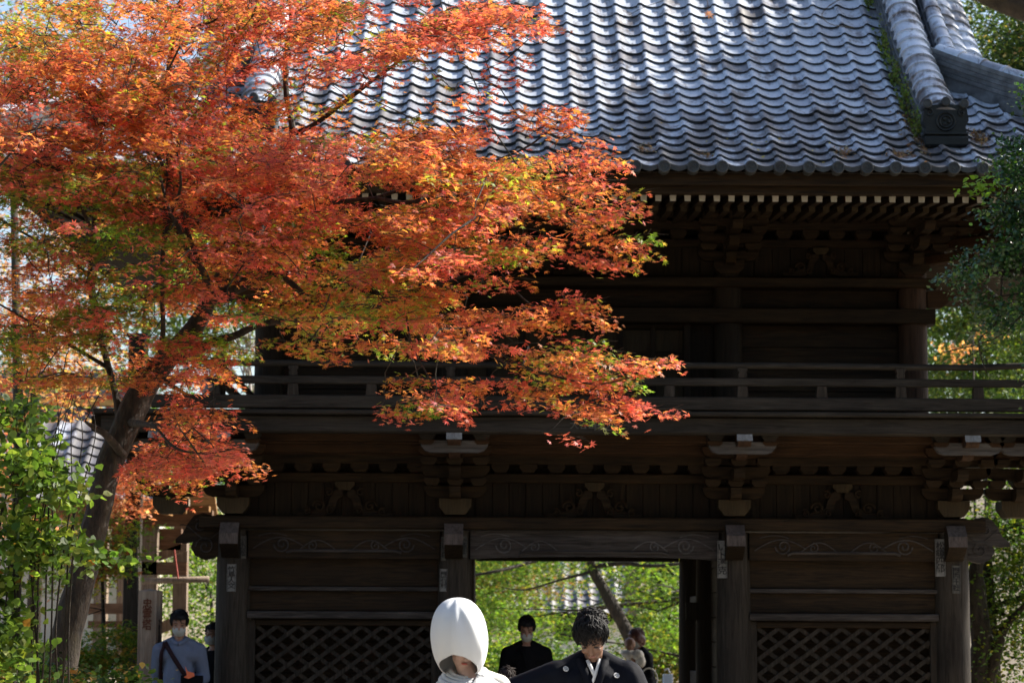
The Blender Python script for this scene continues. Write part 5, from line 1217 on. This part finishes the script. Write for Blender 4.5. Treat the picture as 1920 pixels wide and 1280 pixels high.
# ------------------------------------------------------------------ leaf litter and moss on the roof
def litter(px, py, Y, n, rx, rz, pal, label, size=.04, name='fallen_leaves'):
    p = at(px, py, Y); s = max(0, np.interp(Y, [q[0] for q in PT], np.arange(len(PT)) * .235)); 
    C = []
    for _ in range(n):
        y = Y + random.gauss(0, rz); _, z, a = prof(np.interp(y, [q[0] for q in PT], np.arange(len(PT)) * .235)); C.append((p.x + random.gauss(0, rx), y, z + .035 + random.uniform(0, .03)))
    C = np.array(C); o = leaf_cloud(name, STAR5, C, np.array([0, -.5, .85]) + np.random.normal(size=(n, 3)) * .5, np.random.normal(size=(n, 3)), np.random.uniform(.7, 1.3, n) * size, pick_cols(n, pal, .3), M_leaf)
    tag(o, label)
BRN = [(4, (.22, .12, .06)), (2, (.38, .20, .08)), (2, (.14, .09, .06)), (1, (.45, .40, .30))]
LIT = ['small pale leaf drift on the eave beside the maple tip', 'orange-brown leaf drift on the eave tiles, the middle one', 'leaf drift on the eave tiles below the mossy ridge', 'long heap of brown leaves along the foot of the mossy ridge', 'brown leaf heap right of the black end ornament', 'thin leaf drift just above the eave discs', 'scattered single yellow leaves on the lower eave tiles', 'few yellow leaves scattered higher up the tiles near the maple']
for a in ((1210, 287, 22.75, 60, .05, .07, BRN), (1580, 293, 22.7, 90, .05, .06, BRN), (1692, 299, 22.62, 100, .07, .06, BRN), (1703, 215, 23.4, 420, .045, .38, BRN), (1836, 262, 23.1, 160, .05, .10, BRN), (1322, 300, 22.6, 40, .04, .04, BRN), (1460, 290, 22.7, 14, .3, .2, [(1, (.6, .45, .08))]), (1200, 250, 23.2, 14, .6, .3, [(1, (.6, .45, .1))])):
    litter(*a, LIT.pop(0))
path_x = XC + 3.27 - .05
C = []
for _ in range(1700):
    s = random.choice((random.gauss(1.1, .16), random.gauss(1.85, .16), random.gauss(2.5, .1), random.gauss(4.6, .12), random.gauss(3.3, .25))); y, z, a = prof(max(.9, s))
    h = abs(random.gauss(.0, .10)); C.append((path_x - .205 + h * .12 - random.uniform(0, .03) - (0.03 if h < .05 else 0), y, z + .03 + h))
C = np.array(C); n = len(C)
MOSS = leaf_cloud('moss', BLADE, C, rnd_unit(n) + np.array([-.6, -.4, .5]), np.random.normal(size=(n, 3)), np.random.uniform(.025, .055, n), pick_cols(n, [(4, (.14, .20, .03)), (2, (.2, .22, .05)), (2, (.10, .10, .04))], .3), M_leaf)

tag(MOSS, 'green moss and weeds growing down the side of the right roof ridge')
# ------------------------------------------------------------------ people
def skin_mat(name, c):
    m, nt, bs = newmat(name); bs.inputs['Base Color'].default_value = (*c, 1); bs.inputs['Roughness'].default_value = .5
    bs.inputs['Subsurface Weight'].default_value = .12; bs.inputs['Subsurface Radius'].default_value = (.02, .008, .004); return m
M_skin = skin_mat('skin', (.30, .165, .11)); M_skinp = skin_mat('powdered_skin', (.50, .33, .27))
M_hair = plain('black_hair', (.007, .006, .006), .6, .25, .4, 60); M_hairb = plain('brown_hair', (.022, .012, .009), .6, .25, .4, 60); M_hairr = plain('auburn_hair', (.10, .025, .018), .33, .7, .4, 60)
def cloth(name, c, var=.12, sc=30, rough=.85, bmp=.25): return plain(name, c, rough, .12, var, sc, bmp)
M_silk = cloth('white_silk', (.66, .66, .66), .05, 14, .55, .35); M_hood = cloth('white_hood_silk', (.72, .74, .76), .03, 5, .7, .06); M_black = cloth('black_silk', (.0035, .0045, .009), .2, 20, .75); M_suit = cloth('black_suit', (.004, .004, .005))
M_shirt = cloth('pale_blue_shirt', (.12, .145, .21), .06, 20); M_mask = cloth('white_mask', (.38, .39, .37), .04, 40); M_bag = cloth('dark_strap', (.025, .012, .014)); M_eye = plain('eye', (.02, .015, .012), .2, .7); M_lip = plain('lip', (.38, .10, .08), .5); M_lip2 = plain('natural_lip', (.30, .14, .11), .5)
M_trous = cloth('grey_trousers', (.05, .05, .06)); M_knit = cloth('white_wrap', (.75, .72, .66), .1, 40, .95, .6)
from mathutils.bvhtree import BVHTree
class Person:
    def __init__(s, label, x, y, H, yaw=0, bow=0, nod=0, turn=0, roll=0, group=None, pose='down', hip=0):
        s.root = thing('person', label, 'person', (x, y, hip), group, rz=yaw); s.H = H; s.bow = bow; s.h = .52 * H
        s.head = s.U((0, -.02, .925 * H)); s.HR = Matrix.Rotation(turn, 3, 'Z') @ Matrix.Rotation(bow + nod, 3, 'X') @ Matrix.Rotation(roll, 3, 'Y'); s.arms = {}
    def U(s, p):      # bend forward at the hips (front is -y)
        q = Vector(p) - Vector((0, 0, s.h)); return Vector((0, 0, s.h)) + Matrix.Rotation(s.bow, 3, 'X') @ q
    def P(s, p): return s.head + s.HR @ Vector(p)
    def body(s, skin, female=False, arms=None, lip=None, eyes=True, hair_eyes=True):
        H = s.H; m = MB(); k = H / 1.75; e = s.HR.to_euler()
        m.ell(s.P((0, .012, .022)), (.074 * k, .094 * k, .094 * k), e, 20, 14); m.ell(s.P((0, -.030, -.035)), (.058 * k, .062 * k, .078 * k), e, 16, 12)      # skull, face
        m.ell(s.P((0, -.058, -.092)), (.026 * k, .026 * k, .022 * k), e)                                                 # chin
        m.capsule(s.P((0, -.090, .008)), .008 * k, s.P((0, -.106, -.030)), .0125 * k, 8)                                     # nose
        for q in (-1, 1):
            m.ell(s.P((q * .074 * k, .008, -.008)), (.009, .019, .031), e, 8, 6); m.ell(s.P((q * .033, -.076, -.028)), (.022, .018, .020), e, 8, 6)        # ear, cheek
            m.capsule(s.P((q * .016, -.085, .022)), .007, s.P((q * .048, -.070, .020)), .008, 6)                              # brow
        m.ell(s.P((0, -.084, -.056)), (.022, .014, .010), e, 8, 6)                                                            # lips mass
        m.capsule(s.P((0, .02, -.06)), .048 * k, s.U((0, .012, .825 * H)), .056 * k)
        m.capsule(s.U((0, 0, .80 * H)), .085 * k, s.U((0, 0, .66 * H)), .115 * k); m.capsule(s.U((0, 0, .66 * H)), .115 * k, (0, 0, .53 * H), .125 * k)
        sw = (.100 if female else .105) * H; s.sh = {}
        for q in (-1, 1):
            sh = s.U((q * sw, .005, .782 * H)); s.sh[q] = sh; m.capsule(s.U((0, .01, .80 * H)), .06 * k, sh, .048 * k)
            el, wr = (arms or {}).get(q, (None, None))
            if el is None: el, wr = sh + Vector((q * .05, .02, -.29 * k)), sh + Vector((q * .06, -.06, -.53 * k))
            el, wr = Vector(el), Vector(wr); s.arms[q] = (sh, el, wr); m.capsule(sh, .046 * k, el, .036 * k); m.capsule(el, .036 * k, wr, .025 * k)
            d = (wr - el).normalized(); side = d.cross(Vector((0, -1, .2))).normalized(); nn = d.cross(side)
            pm = wr + d * .045; m.capsule(wr, .024 * k, pm + d * .02, .030 * k)
            for i, L in enumerate((.060, .070, .066, .052)):                                                                  # four fingers, slightly curled
                b = pm + d * .035 + side * (i - 1.5) * .019; c = b + d * L * .55 + nn * .006; t = c + d * L * .40 + nn * .022
                m.capsule(b - d * .02, .0095, c, .0085, 6); m.capsule(c, .0085, t, .0075, 6)
            b = wr + d * .02 + side * -.026; c = b + d * .035 - side * .022 + nn * .012; m.capsule(b, .012, c, .010, 6); m.capsule(c, .010, c + d * .03 + nn * .008, .0085, 6)
            hp, kn, an = Vector((q * .09 * k, 0, .50 * H)), Vector((q * .095 * k, -.01, .28 * H)), Vector((q * .09 * k, .01, .05 * H))
            m.capsule(hp, .085 * k, kn, .056 * k); m.capsule(kn, .054 * k, an, .038 * k); m.capsule(an - Vector((0, 0, .03)), .036 * k, an + Vector((q * .01, -.15, -.045)), .030 * k)
        s.skin = remeshed('body', m, .0075, skin, s.root)
        if eyes:
            for q in (-1, 1):
                m = MB(); m.ell(s.P((q * .031, -.0895, .004)), (.013, .006, .0045), e, 8, 6); mk('eye', m, M_eye, s.root, False, True)
                m = MB(); m.tube([s.P((q * .016, -.096, .026)), s.P((q * .034, -.093, .031)), s.P((q * .050, -.080, .026))], [.003, .0032, .002], 5); mk('eyebrow', m, M_hair, s.root, False, True)
            m = MB(); m.ell(s.P((0, -.0965, -.056)), (.017 if lip is M_lip else .021, .006, .0065), e, 10, 6); mk('lips', m, lip or M_lip2, s.root, False, True)
    def hair(s, mat, curly=False, length=0, n=220):
        k = s.H / 1.75; e = s.HR.to_euler(); m = MB()
        m.ell(s.P((0, .022, .036)), (.080 * k, .095 * k, .085 * k), e, 18, 12); m.ell(s.P((0, -.034, .070)), (.058 * k, .048 * k, .032 * k), e, 14, 8)
        for q in (-1, 1): m.ell(s.P((q * .070 * k, .012, .012 - length * .3)), (.020, .055, .042 + length * .5), e, 10, 8)
        if length: m.ell(s.P((0, .055, -.03)), (.080, .055, .075 + length * .4), e, 14, 10)
        o = remeshed('hair', m, .008, mat, s.root)
        m = MB(); rs = random.Random(5)
        for _ in range(n):
            u = Vector((rs.gauss(0, 1), rs.gauss(.1, 1), abs(rs.gauss(.5, .8)) - .12)).normalized()
            if u.y < -.40 and u.z < .42: continue
            b = Vector((u.x * .081 * k, u.y * .098 * k + (.022 if u.y > 0 else .016), u.z * .088 * k + .038)); tang = Vector((rs.gauss(0, .5), -.8 if u.y < 0.2 else .4, -.55)).normalized(); tang = (tang - u * tang.dot(u)).normalized()
            L = rs.uniform(.035, .07) * (1.2 if curly else 1); cur = u.cross(tang) * (rs.uniform(-.014, .014) if curly else rs.uniform(-.003, .003))
            pts = [s.P(b), s.P(b + tang * L * .4 + u * (.006 if curly else .002) + cur), s.P(b + tang * L * .8 + u * (.003 if curly else .0) - cur), s.P(b + tang * L - u * .004)]
            m.tube(pts, [.0028, .0036, .0028, .0008], 4, cap=False)
        q = mk('lock', m, mat, o, False, True); q['kind'] = 'stuff'; return o
    def mask(s):
        m = MB(); n = 12
        for j, (z, yy, w_) in enumerate(((-.016, -.106, .044), (-.038, -.114, .056), (-.070, -.108, .056), (-.104, -.086, .042))):
            for i in range(n + 1):
                a = math.pi * (i / n - .5) * 1.05; m.v.append(tuple(s.P((math.sin(a) * w_ * 1.12, yy + (1 - math.cos(a)) * (.072), z))))
        for j in range(3):
            for i in range(n): m.f.append((j * (n + 1) + i, (j + 1) * (n + 1) + i, (j + 1) * (n + 1) + i + 1, j * (n + 1) + i + 1))
        mk('face_mask', m, M_mask, s.root, False, True)
    def top(s, mat, puff=.02, name='shirt', hem=.50, sleeve=.9, female=False):
        H = s.H; k = H / 1.75; m = MB(); p = puff
        m.capsule(s.U((0, .006, .772 * H)), .092 * k + p, s.U((0, 0, .66 * H)), .118 * k + p); m.capsule(s.U((0, 0, .66 * H)), .118 * k + p, (0, 0, hem * H + .1), .128 * k + p); m.capsule((-.04, 0, hem * H + .05), .12 * k + p, (.04, 0, hem * H + .05), .12 * k + p)
        for q in (-1, 1):
            pass
            m.capsule(s.U((q * .035, .02, .835 * H)), .040 * k + p * .3, s.sh[q], .050 * k + p * .5)
            m.capsule(s.U((q * .06, -.02, .76 * H)), .08 * k + p * .3, s.sh[q] - Vector((0, 0, .05)), .052 * k + p * .5)
            sh, el, wr = s.arms[q]; m.capsule(sh, .053 * k + p * .6, el, .042 * k + p * .6); m.capsule(el, .042 * k + p * .6, el.lerp(wr, sleeve), .034 * k + p * .6)
        s.cl = remeshed(name, m, .011, mat, s.root, smooth_n=4); s.bvh = None; return s.cl
    def trousers(s, mat):
        H = s.H; k = H / 1.75; m = MB()
        for q in (-1, 1): m.capsule(Vector((q * .085 * k, 0, .50 * H)), .105 * k, Vector((q * .095 * k, -.01, .28 * H)), .08 * k); m.capsule(Vector((q * .095 * k, -.01, .28 * H)), .078 * k, Vector((q * .09 * k, .01, .07 * H)), .065 * k)
        remeshed('trousers', m, .014, mat, s.root)
        for q in (-1, 1): m = MB(); m.ell((q * .095 * k, -.07, .045), (.05, .145, .045), None, 12, 8); mk('shoe', m, M_tdark, s.root, False, True)
    def robe(s, mat, puff=.03, slv=.30, name='robe'):
        """kimono: wrapped body, hanging sleeves, skirt to the ground"""
        H = s.H; k = H / 1.75; m = MB(); p = puff
        m.capsule(s.U((0, .01, .775 * H)), .098 * k + p, s.U((0, 0, .66 * H)), .12 * k + p); m.capsule(s.U((0, 0, .66 * H)), .12 * k + p, (0, 0, .53 * H), .135 * k + p)
        m.capsule((0, 0, .53 * H), .135 * k + p, (0, 0, .22), .19 * k + p); 
        for q in (-1, 1):
            m.capsule(s.U((q * .045, .035, .838 * H)), .038 * k + p * .4, s.sh[q], .050 * k + p * .8)
            m.capsule(s.U((q * .06, -.02, .77 * H)), .08 * k + p * .5, s.sh[q] - Vector((0, 0, .05)), .058 * k + p * .6)
            sh, el, wr = s.arms[q]; m.capsule(sh, .062 * k + p, el, .058 * k + p); m.capsule(el, .058 * k + p, el.lerp(wr, .85), .055 * k + p)
            for t in (0, .25, .5, .75, 1):
                a = el.lerp(wr, t * .85); a0 = sh.lerp(el, .45 + .55 * t); m.capsule(a, .036, a - Vector((0, 0, slv)), .04); m.capsule(a0, .045, a0 - Vector((0, 0, slv * .5)), .045)
        s.cl = remeshed(name, m, .012, mat, s.root, smooth_n=5); s.bvh = None; return s.cl
    def hit(s, x, z, off=.004):
        if s.bvh is None: s.bvh = BVHTree.FromPolygons([v.co.copy() for v in s.cl.data.vertices], [tuple(p.vertices) for p in s.cl.data.polygons])
        h = s.bvh.ray_cast(Vector((x, -2, z)), Vector((0, 1, 0))); return (h[0] + h[1] * off, h[1]) if h[0] else (Vector((x, -.1, z)), Vector((0, -1, 0)))
    def band(s, pts, w_, mat, name, off=.005, th=.006):
        """strip of cloth lying on the clothing along points (x, z)"""
        m = MB(); C = []
        for i in range(len(pts) - 1):
            for j in range(6): t = j / 6; C.append((pts[i][0] * (1 - t) + pts[i + 1][0] * t, pts[i][1] * (1 - t) + pts[i + 1][1] * t))
        C.append(pts[-1]); n = len(C)
        for i in range(n):
            a, b = C[max(i - 1, 0)], C[min(i + 1, n - 1)]; dx, dz = b[0] - a[0], b[1] - a[1]; L = math.hypot(dx, dz) + 1e-9; nx, nz = -dz / L * w_ / 2, dx / L * w_ / 2
            c0 = s.hit(C[i][0], C[i][1], off)[0]
            for q in (-1, 1):
                h = s.hit(C[i][0] + nx * q, C[i][1] + nz * q, off)[0]
                if abs(h.y - c0.y) > .02: h = c0 + Vector((nx * q, 0, nz * q))
                m.v += [tuple(h + Vector((0, -th, 0))), tuple(h + Vector((0, .012, 0)))]
        for i in range(n - 1):
            a, b = i * 4, (i + 1) * 4; m.f += [(a, a + 2, b + 2, b), (a + 1, b + 1, b + 3, a + 3), (a, b, b + 1, a + 1), (a + 2, a + 3, b + 3, b + 2)]
        return mk(name, m, mat, s.root, False, True)

# bride in white hood
g = 'wedding couple bowing before the gate'
bx = (890 - 930) / FPX * 12.6
b = Person('bride in white silk kimono and large rounded white hood', bx, 12.6, 1.60, yaw=R(6), bow=R(5), nod=R(20), turn=R(6), roll=R(6))
b.head = Vector((-.048, .0, 1.522)); b.body(M_skinp, True, {1: ((.26, -.05, 1.02), (.05, -.25, .98)), -1: ((-.24, -.05, 1.02), (-.03, -.25, .98))}, M_lip)
b.robe(M_silk, .026, .42, 'white_kimono')
def hoodform():
    m = MB(); nu, nv = 96, 44; c = Vector((-.070, -.012, 1.562)); RX, RY, RZ = .143, .188, .194
    pn = Vector((-.15, -.36, -.65)).normalized(); p0 = c + Vector((.0, -.178, -.086)); M = Matrix.Rotation(R(-6), 3, 'Y') @ Matrix.Rotation(R(8), 3, 'X')
    def pt(u, v, sc=1.0):
        ph = math.pi / 2 - v * math.pi * .93; th = u * 2 * math.pi; cp = math.cos(ph)
        cp = math.copysign(abs(cp) ** (.84 if ph > 0 else .58), cp)
        fold = sum(A * math.exp(-((th - t0 - sl * (ph - .3) + math.pi) % (2 * math.pi) - math.pi) ** 2 / w_ ** 2) for A, t0, sl, w_ in ((.028, 4.40, .25, .17), (-.026, 4.12, .1, .20), (.028, 5.15, -.45, .19), (-.022, 4.80, -.1, .20), (.02, 3.7, .2, .2), (.014, 5.6, .3, .12))) * min(1, cp * 1.4)
        q = Vector((RX * cp * math.cos(th), RY * cp * math.sin(th), RZ * math.sin(ph))) * sc * (1 + fold)
        if q.z < 0: q.x *= 1 - .05 * (q.z / RZ) ** 2; q.y *= 1 - .0 * (q.z / RZ)
        q += noise.noise_vector(q * 9) * .003
        return c + M @ q
    vmax = []
    for i in range(nu):
        v = 1.0
        for k in range(200):
            v = k / 200
            if (pt(i / nu, v) - p0).dot(pn) > 0: break
        vmax.append(v)
    for sc in (1.0, .975):
        for j in range(nv + 1):
            for i in range(nu): m.v.append(tuple(pt(i / nu, vmax[i] * j / nv, sc)))
    L = (nv + 1) * nu
    for j in range(nv):
        for i in range(nu):
            a, b_, c_, d_ = j * nu + i, j * nu + (i + 1) % nu, (j + 1) * nu + (i + 1) % nu, (j + 1) * nu + i
            m.f += [(a, d_, c_, b_), (L + a, L + b_, L + c_, L + d_)]
    for i in range(nu): m.f.append((nv * nu + i, L + nv * nu + i, L + nv * nu + (i + 1) % nu, nv * nu + (i + 1) % nu))
    o = mk('hood', m, M_hood, b.root, False, True)
    m2 = MB(); ring = [pt(i / nu, vmax[i], .99) for i in range(nu)]; m2.tube(ring + ring[:1], .0028, 5, cap=False); mk('hem', m2, M_silk, o, False, True)
hoodform()
for k, (o_, w_) in enumerate(((0, .030), (.022, .024), (.044, .036))):
    b.band([(-.066 - o_ * .4, 1.345), (-.045 - o_ * .5, 1.31 - o_ * .2), (.03 - o_, 1.20)], w_, M_silk, 'collar_fold', .006 + .003 * (3 - k)); b.band([(.040 + o_ * .5, 1.36), (.00 + o_ * .8, 1.31), (-.07 + o_, 1.20)], w_, M_silk, 'collar_fold', .008 + .004 * (3 - k))
m = MB(); m.ell((-.045, .13, 1.38), (.11, .10, .10), None, 16, 10)
m = MB(); m.add([tuple(b.hit(-.03 + a, 1.295 + c)[0] + Vector((0, -.02, 0))) for a, c in ((0, 0), (.035, .004), (.035, .012), (0, .008))], [(0, 1, 2, 3)])
for q_, (rr_, zz_) in enumerate(((.062, 1.392), (.076, 1.380), (.091, 1.366), (.108, 1.350))):
    m = MB(); n_ = 30; m.tube([(-.040 + rr_ * math.sin(t) * 1.05, .030 - rr_ * math.cos(t) * 1.25, zz_ - .035 * max(0, math.cos(t)) ** 1.0 + .02 * max(0, -math.cos(t))) for t in np.linspace(-.05, 2 * math.pi + .05, n_)], .0155, 8); mk('collar_fold', m, M_silk, b.root, False, True)
m = MB(); m.capsule((.030, .050, 1.375), .042, (.135, .020, 1.318), .062); m.capsule((.135, .02, 1.318), .062, (.20, -.01, 1.12), .085); m.capsule((-.10, .05, 1.365), .040, (-.155, .02, 1.285), .056); m.capsule((-.155, .02, 1.285), .056, (-.21, -.01, 1.10), .08); m.capsule((-.11, .075, 1.36), .045, (.05, .075, 1.375), .045); m.capsule((-.10, .02, 1.2), .11, (.10, .02, 1.2), .11)
m.capsule((.065, -.005, 1.36), .030, (.02, -.10, 1.14), .040); m.capsule((-.115, -.005, 1.345), .030, (-.05, -.10, 1.14), .040)
remeshed('over_robe', m, .010, cloth('cream_over_robe', (.64, .62, .57), .06, 26, .65, .5), b.root, smooth_n=3)
b.band([(-.12, 1.24), (0, 1.235), (.12, 1.24)], .03, M_silk, 'obi_edge', .01)

# groom in black crested jacket
gr = Person('groom in black crested kimono jacket with curly dark hair, head bowed', (1112 - 930) / FPX * 13.5, 13.5, 1.74, bow=R(13), nod=R(32), turn=R(-10), roll=R(-4))
gr.head = Vector((-.008, -.190, 1.568)); gr.body(skin_mat('groom_skin', (.23, .125, .082)), False, {-1: ((-.46, -.02, 1.24), (-.62, -.16, 1.12)), 1: ((.28, -.14, 1.12), (.12, -.34, 1.02))})
gr.hair(M_hair, True, n=900); gr.robe(M_black, .034, .38, 'black_jacket')
gr.band([(-.030, 1.44), (-.012, 1.40), (.004, 1.36)], .018, M_silk, 'white_collar', .006); gr.band([(.034, 1.445), (.020, 1.40), (.000, 1.345), (-.03, 1.27)], .016, M_silk, 'white_collar', .010)
gr.band([(-.07, 1.45), (-.045, 1.38), (-.02, 1.30), (-.02, 1.15)], .04, M_black, 'jacket_lapel', .012); gr.band([(.068, 1.455), (.048, 1.40), (.025, 1.33), (-.008, 1.24), (-.03, 1.12)], .04, M_black, 'jacket_lapel', .016)
for cx, cz in ((-.145, 1.395), (.122, 1.362)):
    h, nn = gr.hit(cx, cz, .003); q = (-nn).to_track_quat('Y', 'Z').to_matrix(); rr = .0155
    cr = MB(); cr.lathe([(rr, -.002), (rr, .002), (.001, .0022)], (0, 0, 0), 18, 'Y'); cr.v = [tuple(h + q @ Vector(v)) for v in cr.v]; co_ = mk('crest', cr, M_paperw if 'M_paperw' in globals() else M_silk, gr.root, False)
    cr = MB()
    for t in range(6): a = t * math.pi / 3; cr.tube([(rr * .25 * math.cos(a), -.003, rr * .25 * math.sin(a)), (rr * .55 * math.cos(a + .5), -.003, rr * .55 * math.sin(a + .5)), (rr * .8 * math.cos(a), -.003, rr * .8 * math.sin(a))], .0011, 4)
    cr.v = [tuple(h + q @ Vector(v)) for v in cr.v]; o = mk('crest_mark', cr, M_black, co_, False); o['kind'] = 'stuff'

def simple(label, px, Y, H, hairm, top, yaw=0, bow=0, nod=0, turn=0, mask=True, length=0, pants=None, puff=.02, hip=0, arms=None, sleeve=.9, n=420, name='jacket', headfix=None):
    p = Person(label, (px - 930) / FPX * Y, Y, H, yaw=yaw, bow=bow, nod=nod, turn=turn, hip=hip)
    if headfix: p.head = Vector(headfix)
    p.body(M_skin, length > 0, arms); p.hair(hairm, False, length, n); p.top(top, puff, name, sleeve=sleeve)
    p.trousers(pants or M_trous)
    if mask: p.mask()
    return p
p = simple('man in dark suit and white face mask standing in the gateway opening', 990, 25.0, 1.75, M_hair, M_suit, bow=R(8), nod=R(16), puff=.035, name='jacket', pants=M_suit)
p.band([(-.05, 1.40), (-.02, 1.33), (0, 1.22)], .02, M_suit, 'lapel', .01)
p = simple('man in pale blue shirt with dark shoulder strap and white mask left of the gate', 345, 24.0, 1.78, M_hair, M_shirt, bow=R(3), nod=R(14), turn=R(6), puff=.030, name='shirt', arms={1: ((.235, .02, 1.13), (.12, -.22, 1.05)), -1: None or ((-.23, .03, 1.12), (-.25, -.02, .88))})
p.band([(-.13, 1.462), (-.04, 1.33), (.07, 1.16), (.14, 1.04)], .038, M_bag, 'shoulder_strap', .010); p.band([(-.13, 1.462), (-.155, 1.36), (-.17, 1.22), (-.18, 1.08)], .034, M_bag, 'shoulder_strap', .010)
p.band([(-.075, 1.50), (-.04, 1.465), (-.005, 1.445)], .035, M_shirt, 'collar', .012); p.band([(.075, 1.50), (.04, 1.465), (.005, 1.445)], .035, M_shirt, 'collar', .012)
m = MB(); m.bbox(.06, .26, -.36, -.26, .96, 1.16, .02); bg_ = mk('camera_bag', m, M_suit, p.root, False)
m = MB(); m.add([(.10, -.375, 1.25), (.125, -.37, 1.20), (.185, -.37, 1.185), (.19, -.375, 1.155), (.135, -.37, 1.13), (.09, -.375, 1.145), (.12, -.375, 1.165)], [(0, 1, 6), (1, 2, 3, 4), (1, 4, 5, 6)]); mk('orange_flap', m, plain('orange_cloth', (.75, .16, .06), .7), bg_, False)
p = simple('person in black mostly hidden behind the left gate pillar', 409, 26.2, 1.66, M_hair, M_suit, puff=.03, pants=M_suit, yaw=R(-30))
ch = simple('child with dark brown hair bowing between the bride and the groom', 955, 19.6, 1.31, M_hairb, M_suit, bow=R(10), nod=R(35), mask=False, puff=.02, n=260)
wm = simple('woman with glossy auburn bob in black, cradling a baby beyond the gateway', 1212, 30.6, 1.64, M_hairr, M_black, yaw=R(-62), bow=R(10), nod=R(12), length=.05, puff=.03, n=260, name='jacket', arms={1: ((.24, -.10, 1.08), (.06, -.30, 1.16)), -1: ((-.24, -.10, 1.08), (-.10, -.32, 1.14))})
m = MB(); m.tube([(.02 + .10 * math.sin(t), -.33, 1.02 + .13 * math.cos(t)) for t in np.linspace(-1.2, 4.4, 20)], .009, 6); m.v = [tuple(Matrix.Rotation(R(62), 3, 'Z') @ Vector(v)) for v in m.v]; mk('bag_handle', m, M_knit, wm.root, False, True)
hp = at(1181, 1206, 30.35)
bb = thing('baby', 'bald baby wrapped in bright white cloth in the arms of the auburn-haired woman', 'baby', (hp.x, 30.35, hp.z - .33))
m = MB(); m.ell((0, 0, .33), (.068, .076, .074), None, 16, 12); m.ell((-.012, -.045, .30), (.045, .040, .045), None, 12, 8); m.ell((-.050, .0, .29), (.008, .012, .016)); m.ell((.050, .0, .29), (.008, .012, .016)); m.ell((-.02, -.068, .28), (.008, .008, .008)); m.capsule((0, 0, .30), .03, (.02, 0, .20), .04); m.capsule((.02, 0, .2), .06, (.10, 0, .08), .07)
remeshed('body', m, .006, M_skin, bb)
m = MB(); m.ell((.0, -.01, .205), (.095, .08, .055)); m.ell((.09, -.02, .195), (.08, .09, .07)); m.ell((.125, -.04, .12), (.065, .07, .08)); m.ell((-.05, 0, .215), (.06, .06, .04)); m.ell((.09, 0, .07), (.05, .07, .07)); m.capsule((.0, 0, .15), .05, (.09, 0, -.02), .04); remeshed('white_wrap', m, .009, M_knit, bb)
